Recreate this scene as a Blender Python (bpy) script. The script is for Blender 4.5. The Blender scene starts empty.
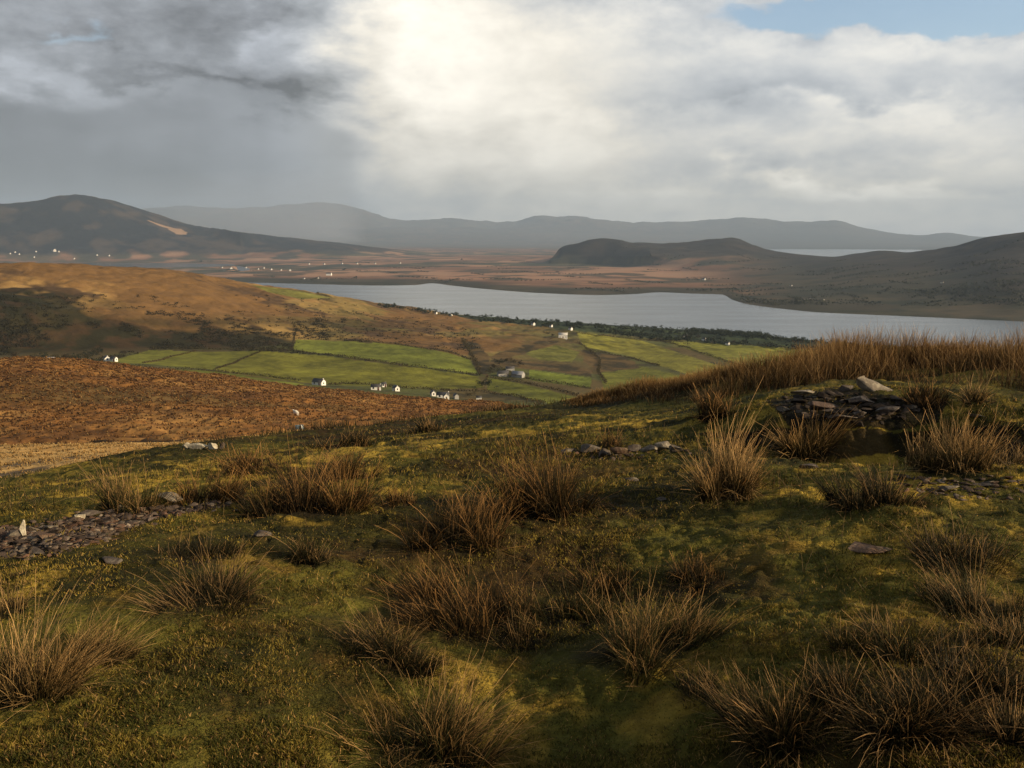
import bpy, math, random
import numpy as np

# ------------------------------------------------------------------ camera, sky, sun, exposure
SC = bpy.context.scene
COL = SC.collection
R = math.radians
H = 150.0                      # height of the camera above the water
FPX = 869.0                    # focal length in pixels of a 1024 wide frame
PITCH = math.atan((384 - 240) / FPX)

cam_d = bpy.data.cameras.new("camera")
cam = bpy.data.objects.new("camera", cam_d)
COL.objects.link(cam)
cam.location = (0, 0, H)
cam.rotation_euler = (math.pi / 2 - PITCH, 0, 0)
cam_d.sensor_width = 36.0
cam_d.lens = 36.0 * FPX / 1024
cam_d.clip_start = 0.05
cam_d.clip_end = 90000
SC.camera = cam

SUN_EL, SUN_AZ = R(19), R(108)         # azimuth clockwise from the view direction (+Y)
sun_d = bpy.data.lights.new("sun", 'SUN')
sun_d.energy = 5.0
sun_d.angle = R(0.6)
sun_d.color = (1.0, 0.78, 0.50)
sun = bpy.data.objects.new("sun", sun_d)
COL.objects.link(sun)
sun.rotation_euler = (math.pi / 2 - SUN_EL, 0, -SUN_AZ + math.pi)

SC.view_settings.view_transform = 'Standard'
SC.view_settings.look = 'None'
SC.view_settings.gamma = 1.0
SC.view_settings.exposure = 0.5
SC.view_settings.use_curve_mapping = False
SC.cycles.use_denoising = True
SC.cycles.max_bounces = 5
SC.cycles.diffuse_bounces = 2
SC.cycles.transmission_bounces = 3
SC.cycles.volume_bounces = 0


class NT:
    """small helper to write node graphs as expressions"""
    def __init__(s, tree):
        s.t = tree
        tree.nodes.clear()

    def n(s, kind, **kw):
        x = s.t.nodes.new(kind)
        for k, v in kw.items():
            setattr(x, k, v)
        return x

    def put(s, sock, v):
        if v is None:
            return
        if isinstance(v, bpy.types.NodeSocket):
            s.t.links.new(v, sock)
        elif isinstance(v, (tuple, list)):
            if len(v) == 3 and len(sock.default_value) == 4:
                v = (*v, 1.0)
            sock.default_value = v
        else:
            sock.default_value = v

    def m(s, op, a, b=None, c=None, clamp=False):
        x = s.n('ShaderNodeMath', operation=op, use_clamp=clamp)
        s.put(x.inputs[0], a); s.put(x.inputs[1], b); s.put(x.inputs[2], c)
        return x.outputs[0]

    def vm(s, op, a, b=None):
        x = s.n('ShaderNodeVectorMath', operation=op)
        s.put(x.inputs[0], a); s.put(x.inputs[1], b)
        return x.outputs[0]

    def xyz(s, a, b, c):
        x = s.n('ShaderNodeCombineXYZ')
        s.put(x.inputs[0], a); s.put(x.inputs[1], b); s.put(x.inputs[2], c)
        return x.outputs[0]

    def sep(s, v):
        x = s.n('ShaderNodeSeparateXYZ'); s.put(x.inputs[0], v)
        return x.outputs

    def noise(s, vec, scale, detail=4, rough=0.55, dist=0.0):
        x = s.n('ShaderNodeTexNoise')
        s.put(x.inputs['Vector'], vec)
        x.inputs['Scale'].default_value = scale
        x.inputs['Detail'].default_value = detail
        x.inputs['Roughness'].default_value = rough
        x.inputs['Distortion'].default_value = dist
        return x.outputs['Fac']

    def ramp(s, v, a, b, lo=0.0, hi=1.0):
        x = s.n('ShaderNodeMapRange', interpolation_type='SMOOTHSTEP')
        s.put(x.inputs[0], v)
        for i, q in enumerate((a, b, lo, hi)):
            s.put(x.inputs[i + 1], q)
        return x.outputs[0]

    def mix(s, f, a, b, blend='MIX'):
        x = s.n('ShaderNodeMix', data_type='RGBA', blend_type=blend)
        s.put(x.inputs[0], f); s.put(x.inputs[6], a); s.put(x.inputs[7], b)
        return x.outputs[2]


world = bpy.data.worlds.new("World")
SC.world = world
world.use_nodes = True


def build_world():
    g = NT(world.node_tree)
    out = g.n('ShaderNodeOutputWorld')
    sky = g.n('ShaderNodeTexSky', sky_type='NISHITA')
    sky.sun_disc = False
    sky.sun_elevation = SUN_EL
    sky.sun_rotation = SUN_AZ
    sky.air_density = 1.0
    sky.dust_density = 0.6
    bg_sky = g.n('ShaderNodeBackground')
    g.put(bg_sky.inputs[0], sky.outputs[0])
    bg_sky.inputs[1].default_value = 0.13

    d = g.n('ShaderNodeTexCoord').outputs['Generated']
    x, y, z = g.sep(d)
    az = g.m('ARCTAN2', x, y)
    hyp = g.m('SQRT', g.m('ADD', g.m('MULTIPLY', x, x), g.m('MULTIPLY', y, y)))
    el = g.m('DIVIDE', z, g.m('MAXIMUM', hyp, 0.02))
    U = g.m('MULTIPLY_ADD', az, 950, 512)          # heading and height of the cloud, in tenths of a degree or so
    V = g.m('MULTIPLY_ADD', g.m('DIVIDE', z, g.m('MAXIMUM', y, 0.35)), -934, 240)
    zz = g.m('ADD', g.m('MAXIMUM', z, -0.02), 0.14)
    deck = g.xyz(g.m('DIVIDE', x, zz), g.m('DIVIDE', y, zz), 0.0)       # flat cloud deck seen in perspective
    n_big = g.noise(deck, 1.1, 6, 0.55, 0.3)
    n_med = g.noise(g.vm('MULTIPLY', d, (1, 1, 2.3)), 9.0, 7, 0.58, 0.2)
    n_med2 = g.noise(g.vm('MULTIPLY', g.vm('ADD', d, (3.1, 1.7, 0.4)), (1, 1, 2.0)), 6.0, 6, 0.55, 0.1)
    n_fine = g.noise(g.vm('MULTIPLY', d, (1, 1, 1.9)), 24.0, 6, 0.6, 0.15)
    wu = g.m('MULTIPLY_ADD', g.m('SUBTRACT', n_med, 0.5), 260, U)
    wv = g.m('MULTIPLY_ADD', g.m('SUBTRACT', n_med2, 0.5), 150, V)
    wv = g.m('MULTIPLY_ADD', g.m('SUBTRACT', n_fine, 0.5), 30, wv)

    def lobe(u0, v0, su, sv, u=wu, v=wv, tilt=0.0):
        a = g.m('DIVIDE', g.m('SUBTRACT', u, u0), su)
        vv = g.m('SUBTRACT', v, v0)
        if tilt:
            vv = g.m('MULTIPLY_ADD', g.m('SUBTRACT', u, u0), -tilt, vv)
        b = g.m('DIVIDE', vv, sv)
        r2 = g.m('ADD', g.m('MULTIPLY', a, a), g.m('MULTIPLY', b, b))
        return g.m('EXPONENT', g.m('MULTIPLY', r2, -1.0))

    left = g.ramp(U, 420, 300)
    B = g.m('MULTIPLY_ADD', left, -0.27, 0.53)
    # overhead and behind the cloud is a plain grey deck
    high = g.ramp(el, 0.34, 0.7)
    for (u0, v0, su, sv, a, *t) in SKY_LOBES:
        B = g.m('MULTIPLY_ADD', lobe(u0, v0, su, sv, tilt=(t[0] if t else 0.0)), a, B)
    B = g.m('MULTIPLY_ADD', g.m('SUBTRACT', n_big, 0.5), 0.40, B)
    B = g.m('MULTIPLY_ADD', g.m('SUBTRACT', n_med, 0.5), 0.46, B)
    B = g.m('MULTIPLY_ADD', g.m('SUBTRACT', n_fine, 0.5), 0.38, B)
    # rain falling below the dark cloud: smooth, faintly streaked curtains
    streak = g.noise(g.xyz(g.m('MULTIPLY_ADD', V, 0.12, U), g.m('MULTIPLY', V, 0.04), 0.0), 0.012, 3, 0.5)
    rain_u = g.m('MULTIPLY', g.ramp(g.m('MULTIPLY_ADD', g.m('SUBTRACT', n_fine, 0.5), 26, U), 366, 322), g.ramp(U, -900, -500))
    rain = g.m('MULTIPLY', rain_u, g.ramp(g.m('MULTIPLY_ADD', g.ramp(U, 250, 352), -24, wv), 80, 112))
    rain_b = g.m('MULTIPLY_ADD', g.m('SUBTRACT', streak, 0.5), 0.16, 0.185)
    rain_b = g.m('MULTIPLY_ADD', lobe(340, 165, 105, 90, U, V), 0.19, rain_b)
    rain_b = g.m('MULTIPLY_ADD', lobe(90, 190, 150, 50), -0.06, rain_b)
    rain_b = g.m('MULTIPLY_ADD', lobe(240, 120, 120, 30), 0.05, rain_b)
    rain_b = g.m('MULTIPLY_ADD', g.m('SUBTRACT', n_med, 0.5), 0.10, rain_b)
    B = g.m('ADD', g.m('MULTIPLY', B, g.m('SUBTRACT', 1.0, g.m('MULTIPLY', rain, 0.93))),
            g.m('MULTIPLY', rain_b, g.m('MULTIPLY', rain, 0.93)))
    shaft = g.m('MULTIPLY', g.m('MULTIPLY', g.ramp(U, 338, 352), g.ramp(U, 520, 420)), g.ramp(wv, 90, 150))
    B = g.m('MULTIPLY_ADD', shaft, 0.05, B)
    B = g.m('MULTIPLY_ADD', high, g.m('SUBTRACT', 0.17, B), B)
    B = g.m('MAXIMUM', B, 0.10)
    warm = g.m('ADD', g.m('MULTIPLY', g.ramp(B, 0.35, 0.95), 0.75), g.m('MULTIPLY_ADD', lobe(820, 200, 330, 80, U, V), 0.35, g.m('MULTIPLY', lobe(450, 130, 190, 150, U, V), 0.55)), None, True)
    tint = g.mix(warm, (0.90, 0.97, 1.06), (1.05, 0.985, 0.86))
    tint = g.mix(g.m('MULTIPLY', left, g.ramp(U, 330, 250)), tint, (0.93, 0.985, 1.08))
    tint = g.mix(high, tint, (0.84, 0.97, 1.18))
    cl = g.n('ShaderNodeBackground')
    g.put(cl.inputs[0], g.vm('MULTIPLY', tint, g.xyz(B, B, B)))
    cl.inputs[1].default_value = 0.85
    # gaps of blue
    gap = g.m('ADD', lobe(905, 2, 190, 24), g.m('MULTIPLY', lobe(90, 38, 60, 14), 0.42))
    gap = g.m('ADD', gap, g.m('MULTIPLY', lobe(20, 6, 80, 18), 0.3))
    gap = g.m('MULTIPLY', g.ramp(gap, 0.30, 0.62), 0.92)
    mx = g.n('ShaderNodeMixShader')
    g.put(mx.inputs[0], gap)
    g.put(mx.inputs[1], cl.outputs[0]); g.put(mx.inputs[2], bg_sky.outputs[0])
    g.put(out.inputs['Surface'], mx.outputs[0])


SKY_LOBES = [
    (410, 20, 90, 60, 0.50), (450, 95, 85, 45, 0.34), (585, 135, 70, 40, 0.26), (480, 155, 90, 45, 0.14), (560, 60, 90, 50, 0.18),
    (700, 40, 160, 40, 0.12), (345, 95, 50, 60, 0.10), (860, 180, 110, 12, 0.40, 0.07), (795, 166, 45, 10, 0.18), (965, 150, 60, 16, 0.20), (880, 118, 120, 10, 0.12),
    (960, 120, 120, 22, 0.16), (900, 40, 180, 18, 0.20), (262, 34, 24, 26, 0.14), (30, 72, 110, 20, 0.24),
    (165, 78, 130, 9, -0.20, 0.13), (690, 178, 80, 22, -0.16), (690, 105, 90, 18, -0.10), (820, 95, 90, 16, -0.12),
    (860, 215, 330, 45, 0.26), (640, 200, 160, 50, 0.10), (200, 25, 120, 30, -0.04), (850, 120, 300, 60, 0.08),
]
build_world()

# ------------------------------------------------------------------ numeric helpers
rng = np.random.default_rng(7)
random.seed(7)


def _hash(ix, iy, seed):
    h = (ix.astype(np.int64) * 374761393 + iy.astype(np.int64) * 668265263 + seed * 1442695041) & 0xFFFFFFFF
    h = ((h ^ (h >> 13)) * 1274126177) & 0xFFFFFFFF
    h = (h ^ (h >> 16)) & 0xFFFF
    return h / 65535.0


def vnoise(x, y, seed=0):
    ix = np.floor(x); iy = np.floor(y)
    fx = x - ix; fy = y - iy
    fx = fx * fx * fx * (fx * (fx * 6 - 15) + 10); fy = fy * fy * fy * (fy * (fy * 6 - 15) + 10)
    a = _hash(ix, iy, seed); b = _hash(ix + 1, iy, seed)
    c = _hash(ix, iy + 1, seed); d = _hash(ix + 1, iy + 1, seed)
    return (a + (b - a) * fx) * (1 - fy) + (c + (d - c) * fx) * fy


def fbm(x, y, scale, octaves=4, seed=0, gain=0.5):
    """about -1..1, wavelength = scale"""
    s = np.zeros_like(x); amp = 1.0; tot = 0.0
    c, n = math.cos(0.6), math.sin(0.6)
    X, Y = x / scale, y / scale
    for o in range(octaves):
        s += amp * (vnoise(X, Y, seed + o * 17) * 2 - 1); tot += amp
        amp *= gain
        X, Y = (X * c - Y * n) * 2.03 + 5.2, (X * n + Y * c) * 2.03 + 1.3
    return s / tot * 1.6


def sstep(x, a, b):
    t = np.clip((x - a) / (b - a), 0, 1)
    return t * t * (3 - 2 * t)


def ray(px, py):
    X = (np.asarray(px, float) - 512) / FPX; Y = (384 - np.asarray(py, float)) / FPX
    return X, math.cos(PITCH) + Y * math.sin(PITCH), -math.sin(PITCH) + Y * math.cos(PITCH)


def az_slope(px, py):
    x, y, z = ray(px, py)
    return np.arctan2(x, y), -z / np.hypot(x, y)


def project(x, y, z):
    zz = z - H
    f = y * math.cos(PITCH) - zz * math.sin(PITCH)
    u = y * math.sin(PITCH) + zz * math.cos(PITCH)
    f = np.where(f > 0.01, f, 0.01)
    return 512 + FPX * x / f, 384 - FPX * u / f


# ------------------------------------------------------------------ the lie of the land
# Each band is a line across the country (a crest, a foot, a shore), given by its bearing, distance and height.
def S(px, py, d):            # bearing and dip at a known distance
    a, s = az_slope(px, py); return (float(a), math.log(d), float(s))
def Z(px, py, z):            # bearing and dip at a known height
    a, s = az_slope(px, py); d = (H - z) / float(s); return (float(a), math.log(d), float(s))
def D(px, d, z):             # ground out of sight: known distance and height
    a, s = az_slope(px, 330); return (float(a), math.log(d), (H - z) / d)

BANDS = []
def band(*p): BANDS.append(list(p)); return len(BANDS) - 1

crest = [(0, 483, 12), (60, 470, 12.4), (100, 460, 13), (180, 447, 14), (230, 440, 15), (330, 433, 17), (400, 425, 18), (470, 414, 19), (540, 404, 19),
         (600, 397, 18), (640, 391, 17), (700, 383, 16), (760, 374, 15), (830, 371, 14), (900, 369, 14), (1024, 362, 13)]
band(D(0, .6, H-1.62), D(512, .6, H-1.62), D(1024, .6, H-1.62))
band(S(0, 768, 2.5), S(512, 768, 2.5), S(1024, 768, 2.5))
band(S(0, 600, 3.9), S(512, 600, 3.86), S(1024, 600, 3.75))
band(S(0, 532, 5.5), S(300, 522, 5.2), S(512, 520, 5.1), S(1024, 518, 4.95))
band(S(0, 507, 7.2), S(200, 490, 7.0), S(400, 472, 6.9), S(600, 464, 6.8), S(800, 462, 6.6), S(1024, 466, 6.3))
band(S(0, 499, 8.2), S(200, 474, 8.3), S(400, 452, 8.3), S(600, 445, 8.0), S(700, 444, 7.6), S(780, 470, 7.2), S(860, 473, 7.1), S(930, 474, 7.1), S(1024, 480, 6.9))
band(S(0, 493, 9.6), S(200, 462, 10.3), S(400, 440, 10.5), S(600, 426, 10), S(700, 424, 9), S(780, 422, 7.8), S(860, 421, 7.5), S(930, 423, 7.5), S(1024, 427, 7.3))
band(S(0, 488, 10.8), S(200, 453, 12), S(400, 432, 13), S(600, 411, 13), S(700, 401, 11.5), S(780, 398, 9.8), S(860, 396, 9.4), S(930, 397, 9.2), S(1024, 398, 8.8))
B_CREST = band(*[S(*c) for c in crest])
B_HID = band(*[S(px, py + 14, 30) for px, py, d in crest])
tan_top = [(0, 447), (100, 443), (200, 439.5), (330, 431), (400, 431), (480, 424), (540, 416), (640, 402), (760, 386), (1024, 374)]
band(*[S(px, py, 72) for px, py in tan_top])
band(*[S(px, py + 7, 88) for px, py in tan_top])
band(S(0, 420, 150), S(300, 415, 160), S(420, 417, 170), (S(500, 420, 180)), S(560, 422, 180), S(700, 410, 180), S(1024, 395, 180))
moor_top = [(0, 359), (100, 363), (150, 370), (220, 377.5), (300, 388), (400, 397.5), (500, 405), (560, 413), (640, 412), (760, 400), (1024, 390)]
B_MOOR = band(*[S(px, py, 300) for px, py in moor_top])
band(*[S(px, py + 7, 370) for px, py in moor_top])
band(Z(0, 362, 72), Z(100, 365, 70), Z(200, 374, 66), Z(300, 384.5, 62), Z(400, 393, 60), Z(500, 402, 58), Z(600, 398, 52), Z(700, 385, 45), Z(800, 372, 35), Z(1024, 365, 25))
band(Z(0, 354, 58), Z(150, 349, 56), Z(250, 347, 54), Z(330, 340, 52), Z(393, 343.5, 50), Z(446, 351, 48), Z(478, 360, 46), Z(520, 357, 44),
     Z(600, 358, 38), Z(700, 352, 30), Z(800, 355, 24), Z(1024, 358, 20))
band(S(0, 306, 900), S(250, 316, 960), S(420, 331, 1000), S(560, 339, 1000), S(700, 344, 1080), S(860, 350, 1050), S(1024, 356, 1000))
B_LH = band(S(0, 265, 1150), S(100, 266, 1170), S(180, 272, 1200), S(250, 284, 1250), S(330, 296, 1300), S(420, 311, 1400), S(480, 318, 1350),
     S(560, 325, 1300), S(700, 335, 1250), S(800, 341, 1180), S(860, 347, 1130), S(1024, 354, 1070))
near_shore = [Z(430, 312.5, 0), Z(480, 317, 0), Z(560, 321.5, 0), Z(620, 325.5, 0), Z(700, 330.5, 0), Z(780, 337, 0), Z(860, 344.5, 0), Z(1024, 352, 0)]
near_shore = [D(0, 1900, 0), D(200, 1900, 0), D(380, 1850, 0)] + near_shore
band(*near_shore)
band(*[(a, l + 0.05, (H + 6) / math.exp(l + 0.05)) for a, l, s in near_shore])
far_shore = [Z(0, 283, 0), Z(250, 282.6, 0), Z(308, 284, 0), Z(387, 285.5, 0), Z(416, 285, 0), Z(431, 283.3, 0), Z(452, 285.6, 0), Z(480, 288.5, 0), Z(539, 293, 0),
             Z(597, 295, 0), Z(635, 294, 0), Z(660, 292.3, 0), Z(690, 293.5, 0), Z(722, 294.5, 0), Z(733, 300, 0), Z(750, 304.5, 0), Z(780, 308.5, 0), Z(821, 312.5, 0),
             Z(900, 316, 0), Z(1024, 321.5, 0)]
band(*[(a, l - 0.05, (H + 6) / math.exp(l - 0.05)) for a, l, s in far_shore])
B_FS = band(*far_shore)
band(Z(0, 274, 5), Z(270, 275, 4), Z(450, 277, 5), Z(600, 285, 5), Z(720, 286, 5), Z(740, 290, 5), Z(780, 297, 6), Z(850, 303, 6), Z(1024, 312, 7))
band(D(-60, 4700, 7), Z(55, 267.5, 5), Z(80, 267.3, 0), Z(150, 267.5, 0), Z(215, 266.6, 0), Z(232, 265.6, 0), Z(250, 266, 4), Z(300, 267, 7), Z(450, 267, 9), Z(600, 268, 10), Z(700, 272, 8), S(780, 276, 3400),
     S(850, 280, 2900), S(930, 282, 2600), S(1024, 284, 2300))
band(D(-60, 5600, 9), D(52, 5900, 7), D(80, 5900, -4), D(215, 5700, -4), D(236, 5500, -1), D(255, 5300, 8), D(450, 5200, 12), D(600, 5000, 14), S(700, 265, 4300), S(780, 268, 4000), S(850, 268, 3400),
     S(930, 268, 3100), S(1024, 262, 2800))
band(D(-60, 6400, 14), Z(50, 262, 4), Z(80, 262.6, 0), Z(150, 263, 0), Z(215, 263.8, 0), Z(232, 264.2, 0), D(255, 5600, 11), D(450, 5600, 14), D(540, 5400, 16), S(565, 258, 4700), S(600, 255, 4700),
     S(640, 255, 4700), S(700, 254, 4650), S(780, 259, 4500), S(850, 260, 3900), S(930, 257, 3500), S(1024, 247, 3250))
band(D(0, 6750, 26), D(300, 6500, 20), D(520, 6200, 17), D(548, 5700, 24), S(562, 247, 5250), S(578, 240.5, 5200), S(592, 236.6, 5200), S(606, 236, 5200), S(618, 236.6, 5200), S(634, 241, 5200),
     S(655, 242.6, 5200), S(690, 241, 5200), S(712, 238.3, 5200), S(724, 237.8, 5200), S(738, 239.8, 5200), S(752, 244.5, 5100), S(768, 250, 5000), S(797, 254, 4800), S(832, 257, 4600),
     S(856, 253.5, 4500), S(882, 251, 4400), S(905, 252.5, 4300), S(929, 249, 4100), S(979, 240, 3900), S(1024, 231, 3700), S(1120, 214, 3600))
band(S(0, 233, 7100), S(75, 229, 7100), S(150, 237, 7100), S(200, 242, 7100), S(260, 246.5, 7050), S(330, 250, 7000), D(420, 6900, 24), D(540, 6800, 20), D(600, 6000, 12), D(700, 6000, 6),
     D(750, 5900, -4), D(910, 5300, -4), D(960, 5000, 30), D(1024, 4700, 60))
B_ML = band(S(-90, 208, 7700), S(0, 203, 7700), S(40, 200, 7700), S(62, 195.5, 7700), S(80, 194.5, 7700), S(110, 199, 7700), S(128, 204, 7700), S(150, 212, 7700), S(175, 221, 7700), S(200, 227, 7700), S(240, 232, 7100),
     S(270, 235, 8000), S(330, 241, 7900), S(390, 249, 8000), D(440, 8200, 24), D(600, 8200, 16), D(720, 7600, 6), D(750, 7500, -4), D(910, 7500, -4), D(1024, 7300, 20))
band(D(0, 10500, 90), D(300, 10500, 60), D(450, 10500, 38), D(600, 10500, 30), D(720, 11000, 8), D(750, 13000, -4), D(910, 13000, -4), D(1024, 12500, 20))
band(D(0, 15000, 130), D(300, 15000, 110), D(500, 15000, 75), D(700, 15000, 30), Z(750, 249.2, 0), Z(910, 249.6, 0), D(1024, 15000, 40))
band(D(0, 19500, 400), S(300, 226, 19500), S(512, 233, 19500), S(640, 236, 19500), S(780, 238, 19500), S(862, 241, 19500), S(922, 243, 19500), S(1024, 244, 19500))
band(S(0, 212, 24000), S(120, 209, 24000), S(175, 205, 24000), S(210, 206, 24000), S(255, 207, 24000), S(300, 204, 24000), S(325, 202.5, 24000), S(360, 209, 24000), S(400, 219, 24000), S(450, 217.5, 24000),
     S(512, 220, 24000), S(547, 215, 24000), S(587, 217, 24000), S(637, 222, 24000), S(677, 223, 24000), S(742, 219, 24000), S(782, 222, 24000), S(837, 221.5, 24000), S(862, 227, 24000), S(902, 234, 24000),
     S(922, 235, 24000), S(947, 232.5, 24000), S(972, 236, 24000), S(1024, 238, 24000))
band(D(0, 27500, 60), D(1024, 27500, 60))
NB = len(BANDS)


def pchip_slopes(x, y):
    """x, y: (K, n) -> derivative at knots, monotone"""
    h = np.diff(x, axis=0); dl = np.diff(y, axis=0) / h
    m = np.zeros_like(y)
    w1 = 2 * h[1:] + h[:-1]; w2 = h[1:] + 2 * h[:-1]
    same = dl[1:] * dl[:-1] > 0
    with np.errstate(divide='ignore', invalid='ignore'):
        hm = (w1 + w2) / (w1 / dl[:-1] + w2 / dl[1:])
    m[1:-1] = np.where(same, hm, 0.0)
    m[0] = dl[0]; m[-1] = dl[-1]
    return m


def hermite(x0, x1, y0, y1, m0, m1, x):
    h = x1 - x0; t = (x - x0) / h
    return (y0 * (1 + 2 * t) * (1 - t) ** 2 + m0 * h * t * (1 - t) ** 2 + y1 * t * t * (3 - 2 * t) + m1 * h * t * t * (t - 1))


def interp1(xk, yk, x):
    xk = np.array(xk, float); yk = np.array(yk, float)
    m = pchip_slopes(xk[:, None], yk[:, None])[:, 0]
    i = np.clip(np.searchsorted(xk, x) - 1, 0, len(xk) - 2)
    return hermite(xk[i], xk[i + 1], yk[i], yk[i + 1], m[i], m[i + 1], x)


TAB_AZ = np.linspace(-math.pi, math.pi, 7201)
TAB_L = np.zeros((NB, len(TAB_AZ))); TAB_S = np.zeros_like(TAB_L)
for k, b in enumerate(BANDS):
    b.sort()
    a = [p[0] for p in b]; l = [p[1] for p in b]; s = [p[2] for p in b]
    lm, sm = (l[0] + l[-1]) / 2, (s[0] + s[-1]) / 2
    a = [-math.pi, a[0] - 0.35] + a + [a[-1] + 0.35, math.pi]
    l = [lm, l[0]] + l + [l[-1], lm]; s = [sm, s[0]] + s + [s[-1], sm]
    TAB_L[k] = interp1(a, l, TAB_AZ); TAB_S[k] = interp1(a, s, TAB_AZ)
for k in range(1, NB):
    TAB_L[k] = np.maximum(TAB_L[k], TAB_L[k - 1] + 0.004)


def knots(az):
    f = (az + math.pi) / (2 * math.pi) * 7200
    i = np.clip(f.astype(int), 0, 7199); f = f - i
    return TAB_L[:, i] * (1 - f) + TAB_L[:, i + 1] * f, TAB_S[:, i] * (1 - f) + TAB_S[:, i + 1] * f


def relief(x, y, d, t, zb):
    """bumps on top of the bands; t = band number (fractional)"""
    r = np.zeros_like(x)
    m = d < 60
    if m.any():
        X, Y, dd = x[m], y[m], d[m]
        a = 0.075 * fbm(X, Y, 2.9, 2, 5, .4) + 0.035 * fbm(X, Y, 1.2, 3, 3, .42) + 0.020 * fbm(X, Y, 0.33, 3, 11) + 0.017 * np.abs(fbm(X, Y, 0.10, 2, 23))
        r[m] += a * sstep(dd, 0.9, 2.2) * (1 - sstep(dd, 35, 60))
    m = (d > 25) & (d < 560)
    if m.any():
        X, Y, dd = x[m], y[m], d[m]
        k = sstep(dd, 28, 90)
        a = 0.9 * fbm(X, Y, 26, 2, 31) + (0.42 * fbm(X, Y, 5.5, 3, 37) + 0.30 * np.abs(fbm(X, Y, 2.3, 2, 41))) * (0.35 + 0.65 * sstep(dd, 75, 100))
        r[m] += a * k * (1 - sstep(dd, 380, 560))
    m = (d > 500) & (d < 2200)
    if m.any():
        X, Y = x[m], y[m]
        hill = sstep(t[m], 15.9, 16.8) * (1 - sstep(t[m], 18.0, 18.8))
        a = 1.0 * fbm(X, Y, 70, 3, 51) + hill * (3.2 * fbm(X, Y, 85, 4, 53) + 2.0 * np.abs(fbm(X, Y, 26, 3, 57)))
        r[m] += a * sstep(zb[m], 2, 26)
    m = d >= 1500
    if m.any():
        X, Y, Zb = x[m], y[m], zb[m]
        a = 1.6 * fbm(X, Y, 260, 3, 61) * sstep(Zb, 2, 8)
        up = sstep(Zb, 25, 160)
        a += up * (11 * fbm(X, Y, 520, 5, 67, 0.6) - 12 * np.abs(fbm(X, Y, 800, 5, 71, .55)) + 5 * fbm(X, Y, 130, 3, 72))
        hi = sstep(Zb, 200, 600) * sstep(d[m], 15000, 19000)
        a += hi * (75 * fbm(X, Y, 2400, 6, 73, .6) - 80 * np.abs(fbm(X, Y, 1800, 5, 79, .58)))
        r[m] += a
    return r


def land(az, logd):
    """height of the ground"""
    az = np.asarray(az, float); logd = np.asarray(logd, float)
    L, Sl = knots(az)
    M = pchip_slopes(L, Sl)
    i = np.clip((L <= logd[None]).sum(0) - 1, 0, NB - 2)
    j = np.arange(len(az))
    lo = np.clip(logd, L[0], L[-1])
    s = hermite(L[i, j], L[i + 1, j], Sl[i, j], Sl[i + 1, j], M[i, j], M[i + 1, j], lo)
    t = i + (lo - L[i, j]) / (L[i + 1, j] - L[i, j])
    d = np.exp(logd)
    zb = H - s * d
    x, y = d * np.sin(az), d * np.cos(az)
    return x, y, zb + relief(x, y, d, t, zb), t


def ground_xy(x, y):
    x = np.atleast_1d(np.asarray(x, float)); y = np.atleast_1d(np.asarray(y, float))
    return land(np.arctan2(x, y), np.log(np.hypot(x, y)))[2]


def locate(px, py, dmin=1.5, dmax=25000):
    """point of the ground seen at a bearing and dip"""
    px = np.atleast_1d(np.asarray(px, float)); py = np.atleast_1d(np.asarray(py, float))
    a, s = az_slope(px, py)
    out = np.zeros((len(px), 3))
    g = np.linspace(math.log(dmin), math.log(dmax), 1500)
    CH = 400
    for c in range(0, len(px), CH):
        aa = a[c:c + CH]; ss = s[c:c + CH]; n = len(aa)
        A = np.repeat(aa, len(g)); G = np.tile(g, n)
        x, y, z, t = land(A, G)
        sl = ((H - z) / np.exp(G)).reshape(n, -1)
        hit = sl <= ss[:, None] + 1e-9
        k = np.where(hit.any(1), hit.argmax(1), len(g) - 1)
        k0 = np.maximum(k - 1, 0); j = np.arange(n)
        s0, s1 = sl[j, k0], sl[j, k]
        f = np.where(np.abs(s1 - s0) > 1e-12, (ss - s0) / (s1 - s0 + 1e-15), 1.0); f = np.clip(f, 0, 1)
        lg = g[k0] + (g[k] - g[k0]) * f
        x, y, z, t = land(aa, lg)
        out[c:c + CH] = np.stack([x, y, z], 1)
    return out


# ------------------------------------------------------------------ object helpers
def mesh_np(name, V, F, mat, col=None, parent=None, smooth=False):
    V = np.asarray(V, np.float32); F = np.asarray(F, np.int32)
    me = bpy.data.meshes.new(name)
    k = F.shape[1]
    me.vertices.add(len(V)); me.vertices.foreach_set('co', V.ravel())
    me.loops.add(F.size); me.loops.foreach_set('vertex_index', F.ravel())
    me.polygons.add(len(F))
    me.polygons.foreach_set('loop_start', np.arange(0, F.size, k, dtype=np.int32))
    if smooth:
        me.polygons.foreach_set('use_smooth', np.ones(len(F), bool))
    if col is not None:
        at = me.color_attributes.new('col', 'FLOAT_COLOR', 'POINT')
        c = np.ones((len(V), 4), np.float32); c[:, :3] = col
        at.data.foreach_set('color', c.ravel())
    me.update(calc_edges=True)
    if mat: me.materials.append(mat)
    o = bpy.data.objects.new(name, me)
    COL.objects.link(o)
    if parent: o.parent = parent
    return o


def tag(o, label=None, cat=None, group=None, kind=None):
    if label: o['label'] = label
    if cat: o['category'] = cat
    if group: o['group'] = group
    if kind: o['kind'] = kind
    return o


def thing(name, label, cat, loc=(0, 0, 0), rz=0.0, group=None):
    o = bpy.data.objects.new(name, None)
    COL.objects.link(o)
    o.empty_display_size = 0.2
    o.location = loc; o.rotation_euler = (0, 0, rz)
    return tag(o, label, cat, group)


def copy_tree(o, parent=None):
    c = o.copy(); COL.objects.link(c)
    if parent: c.parent = parent
    for ch in o.children:
        copy_tree(ch, c)
    return c


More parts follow.
